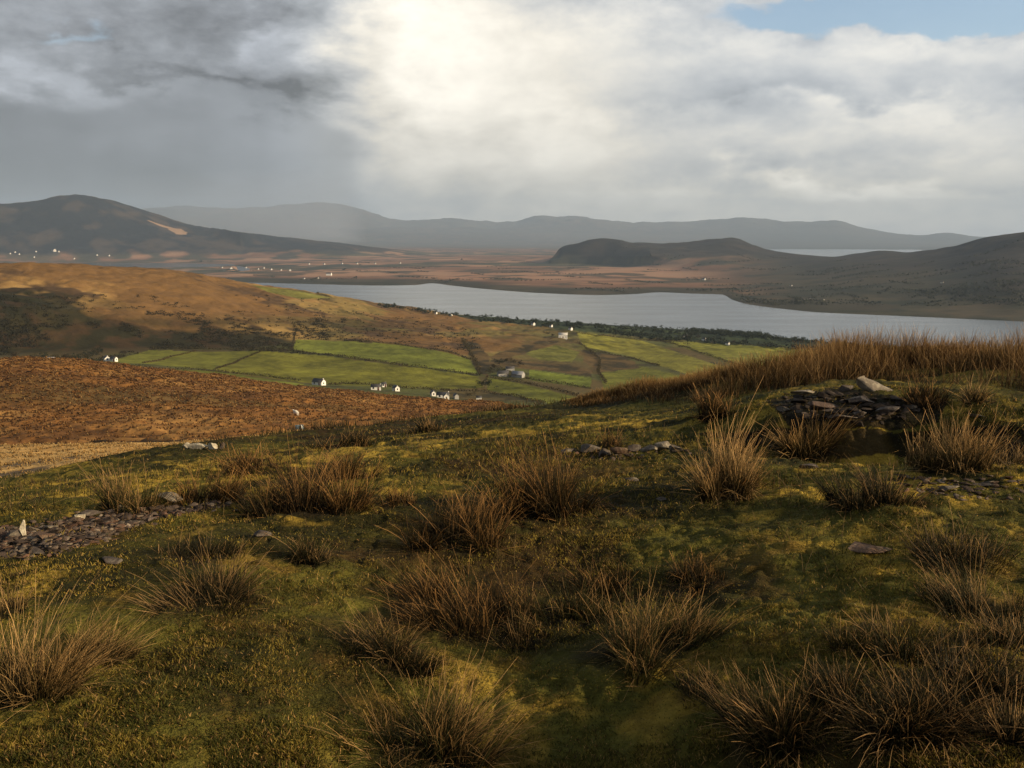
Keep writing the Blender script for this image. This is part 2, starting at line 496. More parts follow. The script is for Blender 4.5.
def new_mat(name):
    m = bpy.data.materials.new(name); m.use_nodes = True
    return m, NT(m.node_tree)


def principled(g, base, rough=0.9, bump=None, spec=0.25, strength=0.5, dist=0.05):
    p = g.n('ShaderNodeBsdfPrincipled'); o = g.n('ShaderNodeOutputMaterial')
    g.put(p.inputs['Base Color'], base); g.put(p.inputs['Roughness'], rough)
    p.inputs['Specular IOR Level'].default_value = spec
    if bump is not None:
        b = g.n('ShaderNodeBump'); b.inputs['Strength'].default_value = strength; b.inputs['Distance'].default_value = dist
        g.put(b.inputs['Height'], bump); g.put(p.inputs['Normal'], b.outputs[0])
    g.put(o.inputs['Surface'], p.outputs[0])
    return p


def land_mat(name, s1, s2, amp, bump_s, bump_d, squash=1.0):
    m, g = new_mat(name)
    c = g.n('ShaderNodeVertexColor', layer_name='col').outputs[0]
    pos = g.n('ShaderNodeNewGeometry').outputs['Position']
    pos = g.vm('MULTIPLY', pos, (squash, 1, 1))
    n1 = g.noise(pos, s1, 5, 0.6, 0.2); n2 = g.noise(pos, s2, 4, 0.65)
    f = g.m('ADD', g.m('MULTIPLY', g.m('SUBTRACT', n1, 0.5), 2 * amp), g.m('MULTIPLY', g.m('SUBTRACT', n2, 0.5), 1.4 * amp))
    f = g.m('MAXIMUM', g.m('ADD', f, 1.0), 0.12)
    principled(g, g.vm('MULTIPLY', c, g.xyz(f, f, f)), 0.95, g.noise(pos, bump_s, 4, 0.65), 0.1, 0.7, bump_d)
    return m


def veg_mat(name, trans=0.35, rough=0.6, spec=0.3):
    m, g = new_mat(name)
    c = g.n('ShaderNodeVertexColor', layer_name='col').outputs[0]
    p = g.n('ShaderNodeBsdfPrincipled'); g.put(p.inputs['Base Color'], c)
    p.inputs['Roughness'].default_value = rough; p.inputs['Specular IOR Level'].default_value = spec
    t = g.n('ShaderNodeBsdfTranslucent'); g.put(t.inputs[0], c)
    x = g.n('ShaderNodeMixShader'); x.inputs[0].default_value = trans
    g.put(x.inputs[1], p.outputs[0]); g.put(x.inputs[2], t.outputs[0])
    o = g.n('ShaderNodeOutputMaterial'); g.put(o.inputs['Surface'], x.outputs[0])
    return m


def plain_mat(name, base, rough=0.7, var=0.25, scale=1.5, spec=0.3, bump_d=0.01):
    m, g = new_mat(name)
    pos = g.n('ShaderNodeTexCoord').outputs['Object']
    n = g.noise(pos, scale, 5, 0.6)
    f = g.m('MULTIPLY_ADD', g.m('SUBTRACT', n, 0.5), 2 * var, 1.0)
    principled(g, g.vm('MULTIPLY', g.mix(0.0, base, base), g.xyz(f, f, f)), rough, n, spec, 0.4, bump_d)
    return m


def rock_mat(name, base, lichen, scale=6.0):
    m, g = new_mat(name)
    pos = g.n('ShaderNodeTexCoord').outputs['Object']
    n = g.noise(pos, scale, 6, 0.65, 0.3); n2 = g.noise(pos, scale * 2.7, 4, 0.6)
    c = g.mix(g.ramp(n2, 0.52, 0.66), base, lichen)
    f = g.m('MULTIPLY_ADD', g.m('SUBTRACT', n, 0.5), 1.5, 1.0)
    principled(g, g.vm('MULTIPLY', c, g.xyz(f, f, f)), 0.85, n, 0.3, 0.8, 0.03)
    return m


TUSSOCKS = [
    (435, 748, 150, 95, 'rush tussock with pale bent stems cut off by the bottom edge of the view', 'green', .75, (.05, 0), .38, 620),
    (30, 690, 104, 104, 'tall straw-coloured rush tussock at the left edge, its stems leaning right', 'straw', .45, (.12, 0), .55, 560),
    (214, 600, 135, 58, 'low dark rush tussock with long stems sweeping out to its left', 'dark', .85, (-.15, 0), .36, 520),
    (125, 508, 84, 50, 'dark rush tussock just behind the rubble, left of the pale boulder', 'green', .5, (0, 0), .35, 420),
    (205, 500, 66, 48, 'thin upright rush tussock right behind the pale boulder', 'russet', .5, (.05, 0), .45, 300),
    (312, 510, 132, 72, 'broad russet rush tussock in front of the bleached grass strip', 'russet', .6, (0, 0), .38, 640),
    (352, 478, 56, 46, 'upright russet tussock adjoining the right side of the broad one', 'russet', .4, (.05, 0), .5, 260),
    (462, 538, 110, 62, 'russet rush tussock in front of and left of the taller one beside the stone row', 'russet', .6, (-.05, 0), .36, 520),
    (540, 510, 118, 76, 'tall russet rush tussock at the left end of the stone row', 'russet', .5, (0, 0), .4, 640),
    (388, 655, 112, 66, 'dark rush tussock above the bottom one, with a few tall bleached stems', 'dark', .6, (0, 0), .28, 460),
    (478, 622, 118, 74, 'rush tussock in the middle of the turf, russet with a dark right side', 'russet', .55, (0, 0), .3, 560),
    (566, 612, 104, 54, 'grey green rush tussock between the russet one and the long dark clump', 'green', .55, (0, 0), .25, 420),
    (640, 655, 132, 80, 'rush tussock with broken pale stems above a dark hollow in the turf', 'green', .6, (-.06, 0), .34, 620),
    (722, 494, 68, 84, 'tall narrow rush tussock with bright straw tips at the right end of the stone row', 'straw', .28, (.05, 0), .55, 620),
    (876, 500, 98, 52, 'low dark rush tussock below the peat hollow', 'dark', .55, (0, 0), .25, 480),
    (690, 583, 90, 44, 'faint brown rush tussock below the bright straw one', 'russet', .6, (0, 0), .2, 260),
    (785, 735, 140, 82, 'rush tussock near the bottom edge with white glinting stems fanned to its left', 'green', .75, (-.1, 0), .36, 620),
    (905, 725, 120, 92, 'large dark rush tussock with a fan of pale stems near the bottom edge', 'dark', .7, (-.08, 0), .34, 600),
    (985, 690, 120, 70, 'dark rush tussock with scattered white broken stems in the lower right corner', 'dark', .7, (0, 0), .3, 520),
    (905, 655, 140, 68, 'grey green rush tussock behind the pale stemmed fan', 'green', .6, (0, 0), .28, 520),
    (975, 612, 120, 66, 'rush tussock at the right edge with one thick pale bent stem', 'green', .6, (-.04, 0), .32, 460),
    (960, 560, 130, 54, 'low brown rush tussock uppermost of those along the right edge', 'dark', .6, (0, 0), .24, 420),
    (952, 468, 84, 62, 'stand of straw-coloured rushes on the right rim of the peat hollow', 'straw', .22, (0, 0), .5, 460),
    (812, 452, 84, 50, 'thin stand of straw-coloured rushes in front of the peat bank', 'straw', .25, (0, 0), .5, 300),
    (716, 418, 40, 42, 'small dark rush tussock between the peat bank and the turf slope', 'russet', .3, (0, 0), .35, 260),
    (928, 404, 52, 36, 'round russet rush tussock to the right of the slab boulder', 'russet', .45, (0, 0), .4, 300),
    (975, 402, 34, 30, 'small straw-coloured rush tussock on the yellow turf right of the slab boulder', 'straw', .4, (0, 0), .45, 200),
    (206, 558, 92, 34, 'low dark rush tussock in front of the pale boulder', 'dark', .6, (0, 0), .2, 300),
    (310, 555, 64, 34, 'small dark rush tussock below the broad russet one', 'dark', .5, (0, 0), .2, 240),
    (345, 445, 62, 24, 'dark rush clump on the brow above the bleached grass strip', 'dark', .5, (0, 0), .3, 240),
    (424, 432, 46, 20, 'dark rush clump at the brow, left of the farm cottages', 'dark', .5, (0, 0), .3, 200),
    (612, 446, 40, 26, 'thin wisp of rushes standing behind the stone row', 'russet', .35, (0, 0), .5, 60),
    (250, 470, 70, 36, 'pale rush clump on the brow, right of the white stone', 'russet', .45, (0, 0), .5, 200),
    (1005, 462, 40, 36, 'wispy rushes at the right end of the peat hollow', 'straw', .4, (0, 0), .5, 90),
    (6, 610, 40, 46, 'straw wisps at the left edge above the tall straw tussock', 'straw', .4, (0, 0), .5, 120),
    (598, 590, 80, 40, 'low russet rush tussock linking the middle tussocks above the broken stemmed one', 'russet', .6, (0, 0), .3, 300),
    (430, 600, 90, 44, 'russet rush tussock just left of the one in the middle of the turf', 'russet', .6, (-.1, 0), .35, 380),
    (520, 640, 70, 36, 'small dark rush tussock in front of the middle russet one', 'dark', .6, (0, 0), .3, 240),
    (675, 640, 70, 50, 'green rush tussock leaning against the right side of the broken stemmed one', 'green', .6, (.05, 0), .35, 320),
    (840, 700, 90, 56, 'dark rush tussock filling the gap behind the white glinting one', 'dark', .7, (-.1, 0), .3, 400),
    (1010, 740, 90, 60, 'dark rush tussock cut off by the lower right corner of the view', 'dark', .7, (0, 0), .3, 380),
    (1010, 645, 80, 56, 'grey green rush tussock cut off by the right edge of the view', 'green', .6, (-.1, 0), .35, 340),
    (395, 505, 50, 30, 'thin russet rush tussock right of the upright russet one', 'russet', .5, (.05, 0), .4, 160),
    (98, 655, 70, 70, 'straw-coloured rush tussock leaning right from the left edge clump', 'straw', .5, (.2, 0), .5, 260),
    (700, 690, 70, 36, 'sparse low rush tussock between the broken stemmed one and the white glinting one', 'dark', .7, (-.08, 0), .25, 180),
]
TUFT_AT = locate([q[0] for q in TUSSOCKS], [q[1] for q in TUSSOCKS])
TUFT_FEET = [(p[0], p[1], .5 * q[2] * p[1] / FPX * .85) for p, q in zip(TUFT_AT, TUSSOCKS)]


# ------------------------------------------------------------------ land cover
def inside(px, py, poly):
    r = np.zeros(px.shape, bool)
    n = len(poly)
    for i in range(n):
        x0, y0 = poly[i]; x1, y1 = poly[(i + 1) % n]
        if y0 == y1: continue
        c = ((y0 > py) != (y1 > py)) & (px < (x1 - x0) * (py - y0) / (y1 - y0) + x0)
        r ^= c
    return r


FIELDS = [   # outline on the slope, albedo
    ([(103, 363), (150, 350), (196, 351.5), (143, 363.5)], (0.161, 0.163, 0.025)),
    ([(143, 363.5), (196, 351.5), (262, 351), (216, 370)], (0.145, 0.145, 0.021)),
    ([(216, 370), (262, 351), (326, 356), (409, 367), (478, 376), (484, 388), (440, 389.5), (305, 383)], (0.156, 0.151, 0.019)),
    ([(100, 366), (216, 371), (305, 384), (296, 389), (200, 380)], (0.154, 0.163, 0.024)),
    ([(296, 339.5), (340, 341), (393, 344), (446, 352), (470, 360), (478, 374), (409, 365.5), (326, 354), (293, 350.5)], (0.151, 0.167, 0.024)),
    ([(488, 377.5), (526, 384.5), (592, 401), (560, 406), (487, 390)], (0.145, 0.151, 0.020)),
    ([(529, 369.5), (592, 378), (590, 388), (529, 380)], (0.141, 0.167, 0.024)),
    ([(577, 332), (640, 340), (735, 371), (700, 378), (625, 355), (582, 346)], (0.181, 0.170, 0.027)),
    ([(660, 340), (740, 345), (850, 352), (850, 360), (745, 368)], (0.171, 0.170, 0.027)),
    ([(523, 353), (556, 345), (580, 352), (572, 362), (540, 360)], (0.166, 0.164, 0.034)),
    ([(600, 372), (640, 366), (700, 380), (640, 392), (604, 392)], (0.140, 0.143, 0.022)),
    ([(252, 285), (300, 291), (332, 298), (300, 299), (268, 292)], (0.156, 0.148, 0.030)),
]
RUBBLE_SOIL = [(-30, 530), (40, 525), (80, 517), (120, 512), (165, 507), (235, 501), (232, 506), (185, 513), (150, 521), (110, 538), (60, 552), (20, 557), (-30, 560)]
PEAT_AND_SHADE = [[(770, 402), (846, 389), (945, 400), (940, 420), (865, 432), (785, 426)], [(690, 436), (776, 428), (860, 432), (940, 428), (1040, 424), (1040, 456), (985, 462), (930, 452), (850, 460), (760, 448)]]  # peat bank, then the hollow, whose overhang shade is painted in
DARK_BELT = [(440, 313), (470, 315), (560, 320), (700, 329), (860, 343), (870, 353), (740, 344), (660, 338.5), (577, 331), (530, 325.5), (470, 319)]
SCRUBS = [[(582, 350), (625, 357), (641, 368), (600, 371), (582, 362)], [(492, 356), (540, 361), (592, 368), (592, 377), (529, 369), (492, 363)],
          [(462, 340), (478, 343), (492, 362), (486, 378), (478, 372)], [(520, 345), (545, 338), (560, 341), (530, 352), (500, 360), (488, 357)]]


def lerp(a, b, f):
    return a + (b - a) * f[:, None]


def cover(x, y, z, t):
    """albedo of the ground from what grows there, with some sun and shade painted in"""
    n = len(x); d = np.hypot(x, y)
    px, py = project(x, y, z)
    C = np.zeros((n, 3))
    A = lambda *c: np.tile(np.array(c, float), (n, 1))
    # short turf and moss of the near hillside
    f1 = fbm(x, y, 0.9, 4, 101); f2 = fbm(x, y, 0.22, 3, 103); f3 = fbm(x, y, 2.6, 3, 107)
    turf = lerp(A(.034, .031, .008), A(.110, .098, .018), sstep(f1, -.45, .55))
    turf = lerp(turf, A(.42, .285, .045), sstep(f2 + .7 * f3 + .4 * f1, .10, .85) * (.92 - .55 * sstep(t, 5.6, 7.0)))
    turf = lerp(turf, A(.050, .028, .010), sstep(-f3 + .5 * f2, .25, .9) * .8)
    nearq = t < 9
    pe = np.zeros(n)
    q = nearq & (inside(px + 9 * f1, py + 4 * f2, PEAT_AND_SHADE[0]) | inside(px + 9 * f1, py + 3 * f2, PEAT_AND_SHADE[1]))
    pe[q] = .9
    turf = lerp(turf, lerp(A(.010, .0075, .005), A(.036, .026, .018), sstep(f2, -.2, .8)), pe)  # wet peat, its near-black also carrying the hollow's shade
    q = nearq & inside(px + 7 * f1, py + 3 * f2, RUBBLE_SOIL)
    turf[q] = lerp(A(.030, .022, .015), A(.070, .052, .036), sstep(f2, -.3, .6))[q]
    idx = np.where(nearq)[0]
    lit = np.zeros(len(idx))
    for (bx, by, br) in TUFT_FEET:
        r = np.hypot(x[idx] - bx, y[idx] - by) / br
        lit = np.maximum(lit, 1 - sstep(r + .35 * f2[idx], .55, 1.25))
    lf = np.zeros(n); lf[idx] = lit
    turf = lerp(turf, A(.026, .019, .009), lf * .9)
    # bleached grass strip
    tan = lerp(A(.66, .40, .135), A(.46, .26, .085), sstep(fbm(x, y, 5, 4, 109), -.3, .7))
    tan = lerp(tan, A(.17, .12, .07), sstep(fbm(x, y * .6, 3.0, 3, 113), .35, .75) * sstep(py, 452, 458))
    # moor
    mo = lerp(A(.25, .115, .032), A(.36, .19, .058), sstep(fbm(x, y, 14, 4, 117), -.4, .6))
    mo = lerp(mo, A(.12, .058, .022), sstep(fbm(x * .6, y, 6, 4, 119), -.02, .62) * .9)
    mo = lerp(mo, A(.10, .070, .026), sstep(fbm(x * .5, y, 34, 4, 121), .05, .6) * .75)
    mo = lerp(mo, A(.040, .024, .011), sstep(t + .12 * fbm(x, y, 9, 3, 123), B_HID + 2.20, B_HID + 2.02) * (t > B_HID + 1.3))  # bank shadow along the moor's foot, painted as a dark strip
    # valley and brown hill
    v1 = fbm(x, y, 110, 4, 131); v2 = fbm(x * .5, y, 45, 4, 133); v3 = fbm(x, y, 16, 3, 137)
    hill = lerp(A(.19, .105, .036), A(.44, .27, .09), sstep(v1 + .5 * v2, -.3, .6))
    hill = lerp(hill, A(.10, .060, .028), sstep(v2 + .4 * v3, .15, .7))
    hill = lerp(hill, A(.13, .115, .035), sstep(px, 180, 420) * sstep(v1 - v3 * .4, -.2, .5) * .8)
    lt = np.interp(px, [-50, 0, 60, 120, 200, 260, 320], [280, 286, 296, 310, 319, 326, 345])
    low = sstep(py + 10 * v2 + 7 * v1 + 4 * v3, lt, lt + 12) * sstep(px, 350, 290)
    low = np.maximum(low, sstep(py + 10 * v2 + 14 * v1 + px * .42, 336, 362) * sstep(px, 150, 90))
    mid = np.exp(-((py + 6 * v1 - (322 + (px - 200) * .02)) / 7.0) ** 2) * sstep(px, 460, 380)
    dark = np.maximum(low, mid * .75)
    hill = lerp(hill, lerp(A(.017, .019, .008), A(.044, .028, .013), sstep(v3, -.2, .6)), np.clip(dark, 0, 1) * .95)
    val = lerp(A(.115, .085, .032), A(.10, .105, .030), sstep(v2, -.3, .3))
    val = lerp(val, A(.045, .040, .018), sstep(v3 + .5 * v1, .1, .8) * .8)
    hl = sstep(t, 15.75, 16.15) * sstep(px, 620, 470)
    valley = lerp(val, hill, hl)
    belt = inside(px, py + 1.2 * v3, DARK_BELT) & (t > 15) & (d < 2200)
    valley[belt] = lerp(A(.026, .037, .017), A(.055, .072, .026), sstep(fbm(x, y * .4, 40, 3, 139), -.2, .4))[belt]
    fm = np.zeros(n, bool)
    vm = (d > 380) & (d < 2200)
    for poly, c in FIELDS:
        q = inside(px, py, poly) & vm
        k = (1 + .24 * v2[q] + .26 * v3[q] + .22 * fbm(x[q], y[q], 5, 2, 151))[:, None]
        valley[q] = np.array(c) * k
        fm |= q
    for poly in SCRUBS:
        q = inside(px + 2 * v3, py + 1.5 * v2, poly) & vm
        valley[q] = lerp(A(.13, .085, .032), A(.050, .040, .018), sstep(v3 + .4 * v2, -.5, .3))[q]
    # plain beyond the lake
    w1 = fbm(x * .55, y * .8, 300, 4, 141); w2 = fbm(x * .4, y * .8, 800, 3, 143); w3 = fbm(x, y, 110, 3, 147); w4 = fbm(x * .8, y * .8, 130, 4, 149)
    pl = lerp(A(.21, .110, .062), A(.38, .205, .118), sstep(w1, -.3, .6))
    pl = lerp(pl, A(.075, .080, .040), sstep(w2 + .5 * w4, -.1, .35) * .9)
    pl = lerp(pl, A(.040, .043, .025), sstep(w4 + .4 * w1, .05, .5) * .85)
    pl = lerp(pl, A(.36, .22, .13), sstep(-w4 + .5 * w1, .45, .9) * .6)
    shore = np.clip(sstep(t + .25 * w1, B_FS + .75, B_FS + .25) + sstep(px + 14 * w1, 660, 800), 0, 1)
    pl = lerp(pl, lerp(A(.028, .033, .019), A(.062, .056, .032), sstep(w3 + .4 * w4, -.3, .6)), shore * .92)
    pl = lerp(pl, A(.060, .060, .034), sstep(px, 300, 160) * sstep(w4 - .3 * w1, -.5, .3) * .8)
    up = sstep(z + 22 * w4 + 12 * w3, 32, 80) * (1 - sstep(d, 8500, 12000))
    mt = lerp(A(.008, .010, .012), A(.050, .038, .028), sstep(w3 + w4 + .5 * w1, -.2, 1.2))  # heather albedo lowered to hold the cloud shadow over the mountain
    mt = lerp(mt, A(.056, .047, .036), sstep(px, 520, 620) * .5)
    pl = lerp(pl, mt, up)
    sunlit_patch = inside(px, py + 1.5 * w3, [(146, 220), (155, 220), (188, 233), (176, 234)]) & (d > 6000) & (d < 7400)
    pl[sunlit_patch] = (.30, .19, .11)  # streak of sunlight on the mountainside, painted into its colour
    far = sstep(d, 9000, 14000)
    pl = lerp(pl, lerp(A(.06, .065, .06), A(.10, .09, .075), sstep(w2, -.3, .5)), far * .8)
    # which cover where
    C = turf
    C = lerp(C, tan, sstep(t, B_CREST + .15, B_CREST + .4))
    C = lerp(C, mo, (t > B_HID + 1.3).astype(float))
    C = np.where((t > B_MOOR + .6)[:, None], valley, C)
    C = np.where((t > B_FS - 1.5)[:, None], pl, C)
    # the ditch bank's shadow under the moor is already painted into mo
    return np.clip(C, .004, .8)


# ------------------------------------------------------------------ ground sheets
dense = np.linspace(-0.60, 0.60, 1080)
side = np.concatenate([np.linspace(0.60, 1.1, 60)[1:], np.linspace(1.1, math.pi, 40)[1:]])
AZ = np.concatenate([-side[::-1], dense, side])
L_AZ, S_AZ = knots(AZ)
M_AZ = pchip_slopes(L_AZ, S_AZ)
ROWS = [10, 120, 80, 60, 50, 44, 44, 44, 14, 60, 12, 80, 130, 14, 30, 50, 70, 90, 60, 8, 10, 10, 40, 60, 16, 24, 60, 40, 70, 24, 24, 16, 40, 50, 14]
assert len(ROWS) >= NB - 1, (len(ROWS), NB)


def sheet(name, b0, b1, mat):
    ts = []
    for k in range(b0, b1):
        ts.append(k + np.arange(ROWS[k]) / ROWS[k])
    ts = np.concatenate(ts + [[float(b1)]])
    nA, nT = len(AZ), len(ts)
    i = np.minimum(ts.astype(int), NB - 2); f = ts - i
    L0, L1 = L_AZ[i], L_AZ[i + 1]
    Lg = L0 + (L1 - L0) * f[:, None]
    s = hermite(L0, L1, S_AZ[i], S_AZ[i + 1], M_AZ[i], M_AZ[i + 1], Lg)
    d = np.exp(Lg); zb = H - s * d
    x = d * np.sin(AZ)[None]; y = d * np.cos(AZ)[None]
    T = np.repeat(ts, nA)
    x, y, d, zb = x.ravel(), y.ravel(), d.ravel(), zb.ravel()
    z = zb + relief(x, y, d, T, zb)
    V = np.stack([x, y, z], 1)
    a = (np.arange(nT - 1)[:, None] * nA + np.arange(nA - 1)[None]).ravel()
    F = np.stack([a, a + 1, a + 1 + nA, a + nA], 1)
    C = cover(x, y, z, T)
    return tag(mesh_np(name, V, F, mat, C, smooth=True), kind='structure')


M_TURF = land_mat('turf_ground', 11.0, 55.0, 0.85, 45.0, 0.05)
M_MOOR = land_mat('moor_ground', 0.35, 1.6, 0.55, 1.2, 0.5, 0.6)
M_VALE = land_mat('valley_ground', 0.05, 0.22, 0.46, 0.2, 1.5)
M_FAR = land_mat('far_ground', 0.006, 0.03, 0.30, 0.02, 8.0, 0.6)
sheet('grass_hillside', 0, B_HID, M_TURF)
sheet('moor_hillside', B_HID, B_MOOR + 1, M_MOOR)
sheet('valley_land', B_MOOR + 1, B_FS - 1, M_VALE)
sheet('far_land', B_FS - 1, NB - 1, M_FAR)


def water():
    m, g = new_mat('lake_water')
    pos = g.n('ShaderNodeNewGeometry').outputs['Position']
    n = g.noise(g.vm('MULTIPLY', pos, (1, 1.0, 1)), 0.18, 4, 0.6)
    n2 = g.noise(g.vm('MULTIPLY', pos, (0.35, 1.0, 1)), 0.012, 4, 0.6)
    rough = g.m('MULTIPLY_ADD', n2, 0.16, 0.12)
    p = principled(g, (.055, .062, .060), rough, n, 0.5, 0.5, 0.35)
    p.inputs['IOR'].default_value = 1.33
    a = np.linspace(-1.3, 1.3, 80); r = np.array([900, 2000, 4000, 8000, 12000, 15500.])
    V = np.stack([np.outer(r, np.sin(a)).ravel(), np.outer(r, np.cos(a)).ravel(), np.zeros(len(a) * len(r))], 1)
    k = (np.arange(len(r) - 1)[:, None] * len(a) + np.arange(len(a) - 1)[None]).ravel()
    tag(mesh_np('water', V, np.stack([k, k + 1, k + 1 + len(a), k + len(a)], 1), m), kind='structure')
water()

# ------------------------------------------------------------------ haze: the air itself
HAZE_DENSITY = 5.0e-5
def haze():
    m, g = new_mat('haze_air')
    v = g.n('ShaderNodeVolumePrincipled')
    v.inputs['Color'].default_value = (0.57, 0.745, 1.0, 1)
    v.inputs['Density'].default_value = HAZE_DENSITY
    v.inputs['Anisotropy'].default_value = 0.0
    o = g.n('ShaderNodeOutputMaterial'); g.put(o.inputs['Volume'], v.outputs[0])
    m.cycles.homogeneous_volume = True if hasattr(m.cycles, 'homogeneous_volume') else None
    w, z0, z1 = 28500, -9, 1420
    V = [(x, y, z) for z in (z0, z1) for x, y in ((-w, -w), (w, -w), (w, w), (-w, w))]
    F = [(0, 3, 2, 1), (4, 5, 6, 7), (0, 1, 5, 4), (1, 2, 6, 5), (2, 3, 7, 6), (3, 0, 4, 7)]
    tag(mesh_np('haze', V, F, m), kind='stuff')
haze()


def rain():
    """a shower of rain falling before the far mountains, deepest at its sharp right-hand edge"""
    m, g = new_mat('falling_rain')
    v = g.n('ShaderNodeVolumePrincipled')
    v.inputs['Color'].default_value = (0.74, 0.80, 0.95, 1)
    v.inputs['Density'].default_value = 1.3e-4
    o = g.n('ShaderNodeOutputMaterial'); g.put(o.inputs['Volume'], v.outputs[0])
    cols = ((366, 15450, 15550, .9), (352, 14200, 16800, 1.0), (338, 12900, 18100, 1.0), (322, 12600, 18400, 1.0), (300, 12800, 18200, 1.0), (240, 13500, 17500, .95), (170, 14600, 16600, .9), (110, 15600, 15800, .85))
    V = []
    for px, d0, d1, k in cols:
        a, _ = az_slope(px, 240)
        for t in (0, .35, .7, 1.0):
            dm, hw = (d0 + d1) / 2, (d1 - d0) / 2 * (1 - t) ** .8 + 20
            for d in (dm - hw, dm + hw):
                V.append((d * math.sin(a), d * math.cos(a), -5 + t * 1380 * k))
    F = []
    q = lambda c, t, e: c * 8 + t * 2 + e
    n = len(cols)
    for c in range(n - 1):
        for t in range(3):
            F += [(q(c, t, 0), q(c, t + 1, 0), q(c + 1, t + 1, 0), q(c + 1, t, 0)), (q(c, t, 1), q(c + 1, t, 1), q(c + 1, t + 1, 1), q(c, t + 1, 1))]
        F += [(q(c, 0, 0), q(c + 1, 0, 0), q(c + 1, 0, 1), q(c, 0, 1)), (q(c, 3, 0), q(c, 3, 1), q(c + 1, 3, 1), q(c + 1, 3, 0))]
    for t in range(3):
        F += [(q(0, t, 0), q(0, t, 1), q(0, t + 1, 1), q(0, t + 1, 0)), (q(n - 1, t, 0), q(n - 1, t + 1, 0), q(n - 1, t + 1, 1), q(n - 1, t, 1))]
    tag(mesh_np('rain', V, F, m), kind='stuff')
rain()

# ------------------------------------------------------------------ plants and stones
M_STEM = veg_mat('rush_stem', 0.30, 0.6, 0.18)
M_SWARD = veg_mat('grass_blade', 0.35, 0.7, 0.2)
M_LEAF = veg_mat('leaf_mass', 0.25, 0.8, 0.15)
M_BARK = plain_mat('bark', (.07, .055, .04), 0.9)


def unit(v):
    return v / np.maximum(np.linalg.norm(v, axis=1, keepdims=True), 1e-9)


def stems(base, dirn, L, bend, w, c0, c1, seg=4, ring=3, rs=rng):
    """tapering curved stems; arrays of n. returns verts, faces, colours"""
    n = len(base)
    t = np.linspace(0, 1, seg + 1)
    P = base[:, None, :] + L[:, None, None] * (t[None, :, None] * dirn[:, None, :] + (t ** 2)[None, :, None] * bend[:, None, :])
    r = rs.normal(size=(n, 3))
    a = unit(np.cross(dirn, r)); b = np.cross(unit(dirn), a)
    wid = (w[:, None] * (1 - 0.82 * t[None] ** 1.3))
    ang = np.arange(ring) * 2 * math.pi / ring
    off = np.cos(ang)[None, :, None] * a[:, None, :] + np.sin(ang)[None, :, None] * b[:, None, :]
    V = P[:, :, None, :] + wid[:, :, None, None] * off[:, None]
    V = V.reshape(-1, 3)
    i = np.arange(n)[:, None, None] * (seg + 1) * ring; s = np.arange(seg)[None, :, None] * ring; q = np.arange(ring)[None, None]
    q1 = (q + 1) % ring
    F = np.stack([i + s + q, i + s + q1, i + s + ring + q1, i + s + ring + q], -1).reshape(-1, 4)
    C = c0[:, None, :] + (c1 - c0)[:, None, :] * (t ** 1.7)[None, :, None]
    C = np.repeat(C[:, :, None, :], ring, 2).reshape(-1, 3)
    return V, F, C


